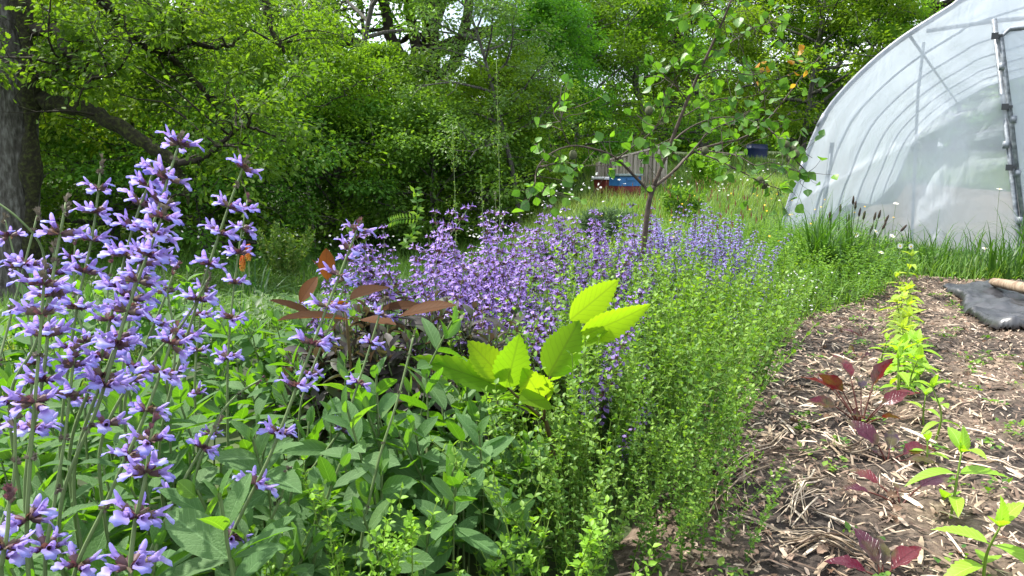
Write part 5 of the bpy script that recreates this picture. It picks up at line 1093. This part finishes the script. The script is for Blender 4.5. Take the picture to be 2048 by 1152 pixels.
for i in range(20):
    u = (i//2)/9; sd = 1 if i % 2 else -1; px = 1812-10*u+sd*24*(1-.6*u)*(.6+.4*math.sin(i*2.7)); py = 785-185*u-(6 if sd > 0 else 0)
    seedling(px, py, .12+.03*(i % 3 == 0)+.14*(i > 18), "yellowish seedling in the %s file of the far row, %s from the beets" % ("right" if sd > 0 else "left", ordn[i//2]), 770+i, .075, 4, M_seedY if i > 5 else M_seed)
BT = [leafT([.1, .5, .8, .95, 1, .85, .6, .3, .05], .30, .35, .3, .035, k) for k in (1, 2, 3)]
def beet(px, py, lab, leaves, seed, green=False):
    x, y = gp(px, py); z = bz(x, y); rng = np.random.default_rng(seed); r = empty("beet_plant", (x, y, z-.012), label=lab, cat="beet plant", group="red-leaved beets beside the seedlings")
    for (a, el, pl, ll) in leaves:
        d = np.array([math.cos(a)*math.cos(el), math.sin(a)*math.cos(el), math.sin(el)]); pp = smooth_path([(0, 0, 0), d*pl*.5+np.array([0, 0, .006]), d*pl], 6); mb = MB(); tube(mb, pp, np.linspace(.0032, .0018, 6), 5); st = mb.build("leaf_stalk", [M_beetst], r)
        d2 = unit(d+np.array([math.cos(a)*.35, math.sin(a)*.35, -.15])); g = MB(); g.inst(BT[rng.integers(3)], pp[-1][None], d2, unit(np.array([0, -.2, 1.])+rng.normal(0, .3, 3)), np.array([[ll*rng.uniform(.7, .95), ll, ll]])*.85, rng.random()); g.build("leaf", [M_beet], st)
beet(1722, 850, "biggest beet with many bronze-red and blue-black leaves", [(2.6, .9, .14, .12), (1.7, 1.1, .16, .13), (.8, 1.0, .15, .13), (3.3, .7, .12, .10), (4.2, .8, .08, .10), (.1, .8, .12, .12), (2.1, .8, .16, .1), (5.4, .7, .08, .08), (1.2, .7, .15, .1), (2.9, 1.1, .13, .11), (-.3, 1.0, .1, .1)], 801)
beet(1775, 925, "three-leaved purple beet directly in front of the biggest one", [(2.4, 1.1, .06, .12), (.3, .5, .06, .13), (1.0, 1.0, .05, .09), (-.4, .5, .05, .09), (2.0, .8, .03, .05)], 802)
beet(1800, 1010, "small dark beet with curled leaves beside the second seedling", [(.4, .6, .08, .12), (2.3, .7, .07, .09), (2.9, .45, .08, .08), (1.4, .9, .04, .04)], 803)
beet(1765, 1160, "nearest beet, dark red, at the bottom of the picture", [(1.9, 1.2, .04, .10), (.5, .8, .04, .11), (1.2, 1.1, .04, .08), (2.9, .7, .04, .09), (3.6, .4, .04, .05)], 804)
beet(1718, 720, "small red beet behind the biggest one, left of the row", [(2.8, .5, .04, .07), (1.8, .8, .05, .06), (.6, .5, .05, .06), (.1, .4, .03, .05)], 805)
beet(1725, 672, "far little beet with orange-red leaves near the row's end", [(2.6, .6, .05, .06), (.5, .8, .05, .06), (1.6, .8, .05, .05)], 806)

# --- grasses ----------------------------------------------------------------------
def scatter(rng, n, xr, yr, cond):
    x = rng.uniform(*xr, n); y = rng.uniform(*yr, n); k = cond(x, y); return np.stack([x[k], y[k], H(x[k], y[k])], -1)
def tun_clear(x, y):
    t = (x-TL[0])*TE[0]+(y-TL[1])*TE[1]; s_ = (x-TL[0])*TA[0]+(y-TL[1])*TA[1]; return ~((s_ > -.02) & (t > 0) & (t < TW) & (s_ < TD))
def open_ground(x, y):
    return tun_clear(x, y) & ~in_bed(x, y+.15) & ~((x > -2.2) & (x < np.interp(y, XE_Y, XE_X)) & (y < 3.3))
rng = np.random.default_rng(900); mb = MB()
p = scatter(rng, 120000, (-7, 9), (2.6, 14), lambda x, y: open_ground(x, y) & (np.abs(x/y) < .8)); patchy = vnoise(p[:, 0], p[:, 1], 1.1, 50); p = p[rng.random(len(p)) < .35+.8*patchy]
near = ss(2.2, 1.0, np.abs((p[:, 0]-TL[0])*TA[0]+(p[:, 1]-TL[1])*TA[1]))*(p[:, 0] > 2.2)
blades(mb, rng, p, .26*(1-.5*near), .008, .8, rnd=np.clip(vnoise(p[:, 0], p[:, 1], .8, 51)*.7+rng.random(len(p))*.4-.45*(p[:, 0] < 0), 0, 1))
p = scatter(rng, 30000, (-7, -1.05), (-1, 3.4), lambda x, y: x < -1.05-.25*np.maximum(y-1, 0)); blades(mb, rng, p, .22, .008, .8)
p = scatter(rng, 60000, (-14, 14), (13, 24), lambda x, y: tun_clear(x, y) & (np.abs(x/y) < .75)); blades(mb, rng, p, .2, .014, .7, n=4)
o = mb.build("meadow_grass", [M_grassY]); tag(o, "tall yellow-green meadow grass covering the bank", "grass", kind="stuff")
mb = MB()
def verge(x, y): # lush strip in front of the polytunnel
    s_ = (x-TL[0])*TA[0]+(y-TL[1])*TA[1]; return (s_ < -.03) & (s_ > -1.6) & ~in_bed(x, y+.05) & (x > 1.3)
p = scatter(rng, 42000, (1.3, 6.5), (3.6, 8.5), verge); blades(mb, rng, p, .14, .006, 1.0, rnd=rng.random(len(p))*.7)
p = scatter(rng, 1500, (1.6, 6.5), (4.5, 8.5), verge); blades(mb, rng, p, .38, .012, .8, rnd=rng.random(len(p))*.6)
o = mb.build("grass", [M_grass]); tag(o, "lush green grass verge in front of the polytunnel", "grass", kind="stuff")
# fine leafy weeds (bedstraw) between the sage drift and the tunnel
mb = MB(); p = scatter(rng, 2300, (.9, 3.2), (3.6, 7.0), lambda x, y: open_ground(x, y) & (x > .9+.05*(y-4)) & (x < 1.25+.26*y)); n = len(p)
for c in range(1):
    hh = rng.uniform(.10, .33, n); lean = rng.normal(0, .28, (n, 2)); K = 26
    u = np.tile(np.linspace(.1, 1, K), n); pi_ = np.repeat(np.arange(n), K); pos = p[pi_]+np.stack([lean[pi_, 0]*u*hh[pi_]*2, lean[pi_, 1]*u*hh[pi_]*2, u*hh[pi_]], -1)+rng.normal(0, .006, (n*K, 3)); m = len(pos); a = rng.uniform(0, 6.28, m)
    mb.inst(KITE, pos, np.stack([np.cos(a), np.sin(a), rng.uniform(-.1, .6, m)], -1), (0, 0, 1.), np.stack([np.full(m, .02), rng.uniform(.018, .034, m), np.full(m, .02)], -1), rng.random(n)[pi_]*.5+rng.random(m)*.4)
o = mb.build("bedstraw", [M_oreg]); tag(o, "fine-leaved green bedstraw thicket between the sage and the polytunnel", "weeds", kind="stuff")
# broad-leaved weeds at the bed's far edge and beneath the left meadow
mb = MB(); p = scatter(rng, 700, (1.5, 6), (4.3, 6.4), lambda x, y: verge(x, y) & (y < np.interp(x, [1.5, 2.6, 6], [4.9, 5.6, 5.9]))); K = 7; q_ = np.repeat(p, K, 0)+rng.normal(0, .02, (len(p)*K, 3))*np.array([1, 1, .3]); m = len(q_); a = rng.uniform(0, 6.28, m)
mb.inst(SAGE_FAR, q_+np.array([0, 0, .02]), np.stack([np.cos(a), np.sin(a), rng.uniform(.1, .9, m)], -1), (0, 0, 1.), rng.uniform(.04, .09, m), rng.random(m))
M_weed = leafmat('broad_weed_leaf', [(.035, .085, .02), (.06, .13, .028), (.10, .19, .035)], (1.5, 1.5, .4), .4, .5)
p = scatter(rng, 1500, (-4.5, -1.0), (-.6, 2.3), lambda x, y: x < -1.0-.1*y); K = 9; q_ = np.repeat(p, K, 0)+rng.normal(0, .05, (len(p)*K, 3))+np.array([0, 0, .12]); m = len(q_); a = rng.uniform(0, 6.28, m)
mb.inst(SAGE_FAR, q_, np.stack([np.cos(a), np.sin(a), rng.uniform(.0, .9, m)], -1), (0, 0, 1.), rng.uniform(.03, .08, m), rng.random(m), mat=1)
p = scatter(rng, 3600, (-5, .3), (2.2, 9), lambda x, y: (x > -.62*y) & open_ground(x, y)); K = 9; q_ = np.repeat(p, K, 0)+rng.normal(0, .05, (len(p)*K, 3))*np.array([1, 1, 1])+np.array([0, 0, .12]); m = len(q_); a = rng.uniform(0, 6.28, m)
mb.inst(SAGE_FAR, q_, np.stack([np.cos(a), np.sin(a), rng.uniform(.0, .9, m)], -1), (0, 0, 1.), rng.uniform(.03, .08, m), rng.random(m), mat=1)
o = mb.build("undergrowth", [M_oreg, M_weed]); tag(o, "leafy green weeds around the bed and under the sage", "undergrowth", kind="stuff")
# white blossom scattered in the meadow edge and the little white-flowered weed
def daisies(mb, pts, size, mat=0):
    m = len(pts)
    nv = unit(rng.normal(0, .45, (m, 3))+np.array([0, -.45, 1])); q1 = unit(np.cross(nv, [1, .2, .1])); q2 = np.cross(nv, q1)
    for k in range(6):
        a = k/6*6.283; mb.inst(KITE, pts, q1*math.cos(a)+q2*math.sin(a)+rng.normal(0, .1, (m, 3)), nv, np.stack([size*1.3, size, size], -1) if np.ndim(size) else size, rng.random(m))
mb = MB(); p = scatter(rng, 260, (-6, 0), (9, 13.5), lambda x, y: x > -.45*y); p = p+np.stack([0*p[:, 0], 0*p[:, 0], rng.uniform(.3, .65, len(p))], -1); daisies(mb, p, .019)
p = scatter(rng, 70, (-.6, 1.2), (8, 12), lambda x, y: x > -.1*y); p = p+np.stack([0*p[:, 0], 0*p[:, 0], rng.uniform(.3, .5, len(p))], -1); daisies(mb, p, .02)
p = scatter(rng, 150, (2, 6), (8, 12.5), lambda x, y: tun_clear(x, y)); p = p+np.stack([0*p[:, 0], 0*p[:, 0], rng.uniform(.28, .42, len(p))], -1); daisies(mb, p, .016)
c = gp(1590, 640); p = np.stack([rng.normal(c[0], .10, 130), rng.normal(c[1]+.15, .16, 130), rng.uniform(.1, .24, 130)], -1); daisies(mb, p, .007)
o = mb.build("wild_blossoms", [M_white]); tag(o, "tiny white wild blossoms dotting the meadow and verge", "blossoms", kind="stuff")
mb = MB(); p = scatter(rng, 40, (.8, 3.4), (4.5, 8), open_ground); p = p+np.array([0, 0, .38]); daisies(mb, p, .010); o = mb.build("buttercup_blossoms", [M_yellow]); tag(o, "small yellow buttercup blossoms in the meadow", "blossoms", kind="stuff")
M_stemD = leafmat('dark_stem', [(.04, .07, .025), (.06, .10, .03)], (1, 1, .5), .1, .6)
# ribwort plantain stalks
def plantain(px, top, Y, lean, lab, k, grp="dark plantain seed heads against the polytunnel"):
    t = P(px, top, Y); b = np.array([t[0]-lean*.3, t[1], float(H(t[0], t[1]))]); r = empty("plantain_stalk", tuple(b), label=lab, cat="wildflower", group=grp); pp = smooth_path([(0, 0, 0), ((t-b)[0]*.35, 0, (t-b)[2]*.55), t-b], 10)
    mb = MB(); tube(mb, pp, .003, 4); mb.build("stem", [M_stemD], r); d = unit(pp[-1]-pp[-3]); mb = MB(); tube(mb, np.array([pp[-1]-d*.004, pp[-1]+d*.012, pp[-1]+d*.045, pp[-1]+d*.062]), [.004, .0095, .008, .003], 7, rough=.12, rng=np.random.default_rng(k)); mb.build("seed_head", [M_plant], r)
PL = [(1680, 425, 0, "leftmost dark seed head against the film, tall and straight"), (1660, 440, -.05, "curled-over seed head left of the tall straight one"), (1697, 445, .02, "seed head just right of the leftmost tall one"), (1706, 408, .0, "highest plantain head of the clump"), (1710, 418, .05, "second-highest plantain head touching the highest"), (1718, 432, .1, "plantain head below the highest pair, slightly right"), (1727, 438, .1, "plantain head halfway between the highest pair and the right fan"), (1748, 440, .15, "left stalk of the right-hand fan of plantains"), (1757, 436, .15, "tallest stalk of the right-hand fan"), (1770, 445, .3, "right-leaning stalk of the fan"), (1765, 458, .3, "lower right-leaning stalk of the fan"), (1802, 462, .55, "most slanted plantain stalk, pointing to the daisies"), (1700, 470, 0, "short plantain head inside the dense clump"), (1740, 465, .2, "short plantain head beside the orange daisy centre")]
for k, (px, ty, ln, lab) in enumerate(PL): plantain(px, ty, 5.7+.05*(k % 5), ln, lab, k)
# ox-eye daisies
def daisy(px, py, Y, face, lab, k, rad=.02):
    t = P(px, py, Y); b = np.array([t[0]+.08*math.sin(k*2.1), t[1]+.05, float(H(t[0], t[1]))]); r = empty("daisy", tuple(b), label=lab, cat="flower", group="white daisies before the polytunnel"); pp = smooth_path([(0, 0, 0), ((t-b)[0]*.7, (t-b)[1]*.5, (t-b)[2]*.6), t-b], 10); mb = MB(); tube(mb, pp, .0016, 4); mb.build("stem", [M_stem], r)
    f = unit(np.array(face, float)); e1 = unit(np.cross(f, [0, .3, 1])); e2 = np.cross(f, e1); a = np.arange(14)/14*6.283; mb = MB(); mb.inst(leafT([.4, 1, .9, .4], .18, .2, .1), np.repeat(pp[-1][None], 14, 0), np.cos(a)[:, None]*e1+np.sin(a)[:, None]*e2+f*.1, f, rad, .5); mb.build("petals", [M_white], r)
    mb = MB(); mb.add(np.vstack([pp[-1]+f*.005, [pp[-1]+f*.001+(math.cos(u)*e1+math.sin(u)*e2)*rad*.33 for u in a]]), [np.array([[0, i+1, (i+1) % 14+1] for i in range(14)])]); mb.build("centre", [M_yellow], r)
for k, (px, py, Y, f, lab) in enumerate([(1792, 407, 6.0, (0, -.3, 1), "highest daisy, seen from the side against the film"), (1800, 492, 5.6, (0, -1, .2), "left of the two daisies facing the camera"), (1822, 493, 5.6, (.1, -1, .2), "right of the two daisies facing the camera"), (1712, 470, 5.7, (-.6, -.6, .4), "daisy with bright orange centre among the plantains"), (1752, 463, 5.8, (.4, -.5, .6), "daisy with nodding petals left of the facing pair"), (1785, 472, 5.7, (.2, -.5, .8), "half-turned daisy above the facing pair"), (1762, 505, 5.5, (.0, -.4, .9), "low daisy right under the slanted plantain"), (1999, 378, 5.9, (.0, -.2, 1), "daisy high beside the door post"), (1970, 497, 5.6, (0, -.3, 1), "daisy low in front of the door")]): daisy(px, py, Y, f, lab, k, .022)
# tall strappy grass tuft at the right
x, y = gp(2010, 560)[0], 5.35
for (px, Y, lab, n_, h_) in [(2000, 5.35, "tall arching grass tuft in front of the door post", 40, .52), (2060, 5.6, "grass tuft cut by the right edge of the picture", 50, .6), (1885, 5.6, "broad-bladed grass tuft behind the seedling row's end", 20, .42), (1640, 5.4, "dense grey-green grass clump left of the plantains", 130, .62), (1690, 5.6, "dense grass clump under the plantain heads", 90, .5)]:
    q = P(px, 500, Y); z = float(H(q[0], q[1])); mb = MB(); blades(mb, rng, rng.normal(0, .05, (n_, 3))*np.array([1, 1, 0]), h_, .013, .7, n=7, rnd=rng.random(n_)*.5); o = mb.build("grass_tuft", [M_grass], None, (q[0], q[1], z)); tag(o, lab, "grass tuft", "grass tufts before the polytunnel")
# tall dock / seed stalks in the middle
def panicle(px, top, bot, Y, lab, n, seed, mat, wid=.03, name="dock_stalk", cat="seed stalk"):
    rng = np.random.default_rng(seed); t = P(px, top, Y); b = P(px+3, bot, Y); b[2] = float(H(b[0], b[1])); r = empty(name, tuple(b), label=lab, cat=cat); pp = smooth_path([(0, 0, 0), (t-b)*.5+np.array([.01, 0, 0]), t-b], 14); mb = MB(); tube(mb, pp, np.linspace(.003, .001, 14), 4); mb.build("stem", [M_stem], r)
    mb = MB(); u = rng.uniform(.45, 1, n)*13; c = np.stack([np.interp(u, np.arange(14), pp[:, k]) for k in range(3)], -1); k = 6; c = np.repeat(c, k, 0); m = len(c); w = wid*(1.2-np.repeat(u, k)/13); st = rng.normal(0, 1, (n, 3)); st = np.repeat(st, k, 0)*np.linspace(.1, 1, k)[np.arange(m) % k][:, None]
    mb.inst(KITE, c+st*w[:, None]+np.array([0, 0, 1.])*np.abs(st[:, :1])*w[:, None], rvec(rng, m)+np.array([0, 0, .6]), rvec(rng, m), .008, rng.random(m)); mb.build("seed_head", [mat], r)
panicle(993, 120, 470, 3.3, "very tall slender dock stalk with drooping pale seeds", 60, 950, M_grassY, .022)
panicle(962, 350, 480, 3.2, "short grass panicle left of the tall dock stalk", 40, 951, M_grassY, .02, "grass_panicle")
panicle(990, 385, 480, 3.4, "short brownish panicle close right of the first one", 36, 952, M_spent, .02, "grass_panicle")
panicle(905, 250, 480, 3.9, "faint thin seed stalk left of the dock stalk", 60, 953, M_grassY, .03)
# vetch tendril left of the drift
mb = MB(); vp = smooth_path(np.array([P(800, 500, 2.6), P(825, 470, 2.6), P(835, 420, 2.6), P(828, 378, 2.6)]), 16); tube(mb, vp, .0012, 4); m = 40; u = rng.random(m)*15; c = np.stack([np.interp(u, np.arange(16), vp[:, k]) for k in range(3)], -1)
mb.inst(KITE, c, rvec(rng, m)*np.array([1, .4, .4])+np.array([0, 0, .3]), (0, -1, .3), np.stack([np.full(m, .02), np.full(m, .03), np.full(m, .02)], -1), rng.random(m))
lv_ = smooth_path(np.array([P(835, 436, 2.6), P(800, 438, 2.6), P(780, 445, 2.6)]), 12); tube(mb, lv_, .0009, 3); mb.inst(KITE, np.repeat(lv_, 2, 0), np.tile(np.array([[-.3, 0, 1.], [-.3, 0, -1.]]), (12, 1)), (0, -1, 0), np.stack([np.full(24, .012), np.full(24, .02), np.full(24, .02)], -1), rng.random(24))
o = mb.build("vetch_tendril", [M_oreg]); tag(o, "climbing vetch tendril with ladder-like leaflets above the violet sage", "climbing plant")
# reddish-brown plantain-like spikes in the meadow (many thin)
mb = MB(); p = scatter(rng, 170, (1.0, 2.5), (5, 9), lambda x, y: open_ground(x, y) & (x > .12*y) & (x < .33*y)); 
blades(mb, rng, p, .5, .003, .3, rnd=np.full(len(p), .9)); m = len(p); mb.inst(KITE, p+np.array([0, 0, .42])+rng.normal(0, .03, (m, 3)), (0, 0, 1.), rvec(rng, m), np.stack([np.full(m, .02), np.full(m, .06), np.full(m, .03)], -1), .5, mat=1)
o = mb.build("sorrel_stalks", [M_grassY, leafmat("sorrel_seed", [(.16, .07, .035), (.22, .1, .05)], (1, 1, 1), .2, .7)]); tag(o, "reddish sorrel stalks scattered through the meadow", "wildflowers", kind="stuff")
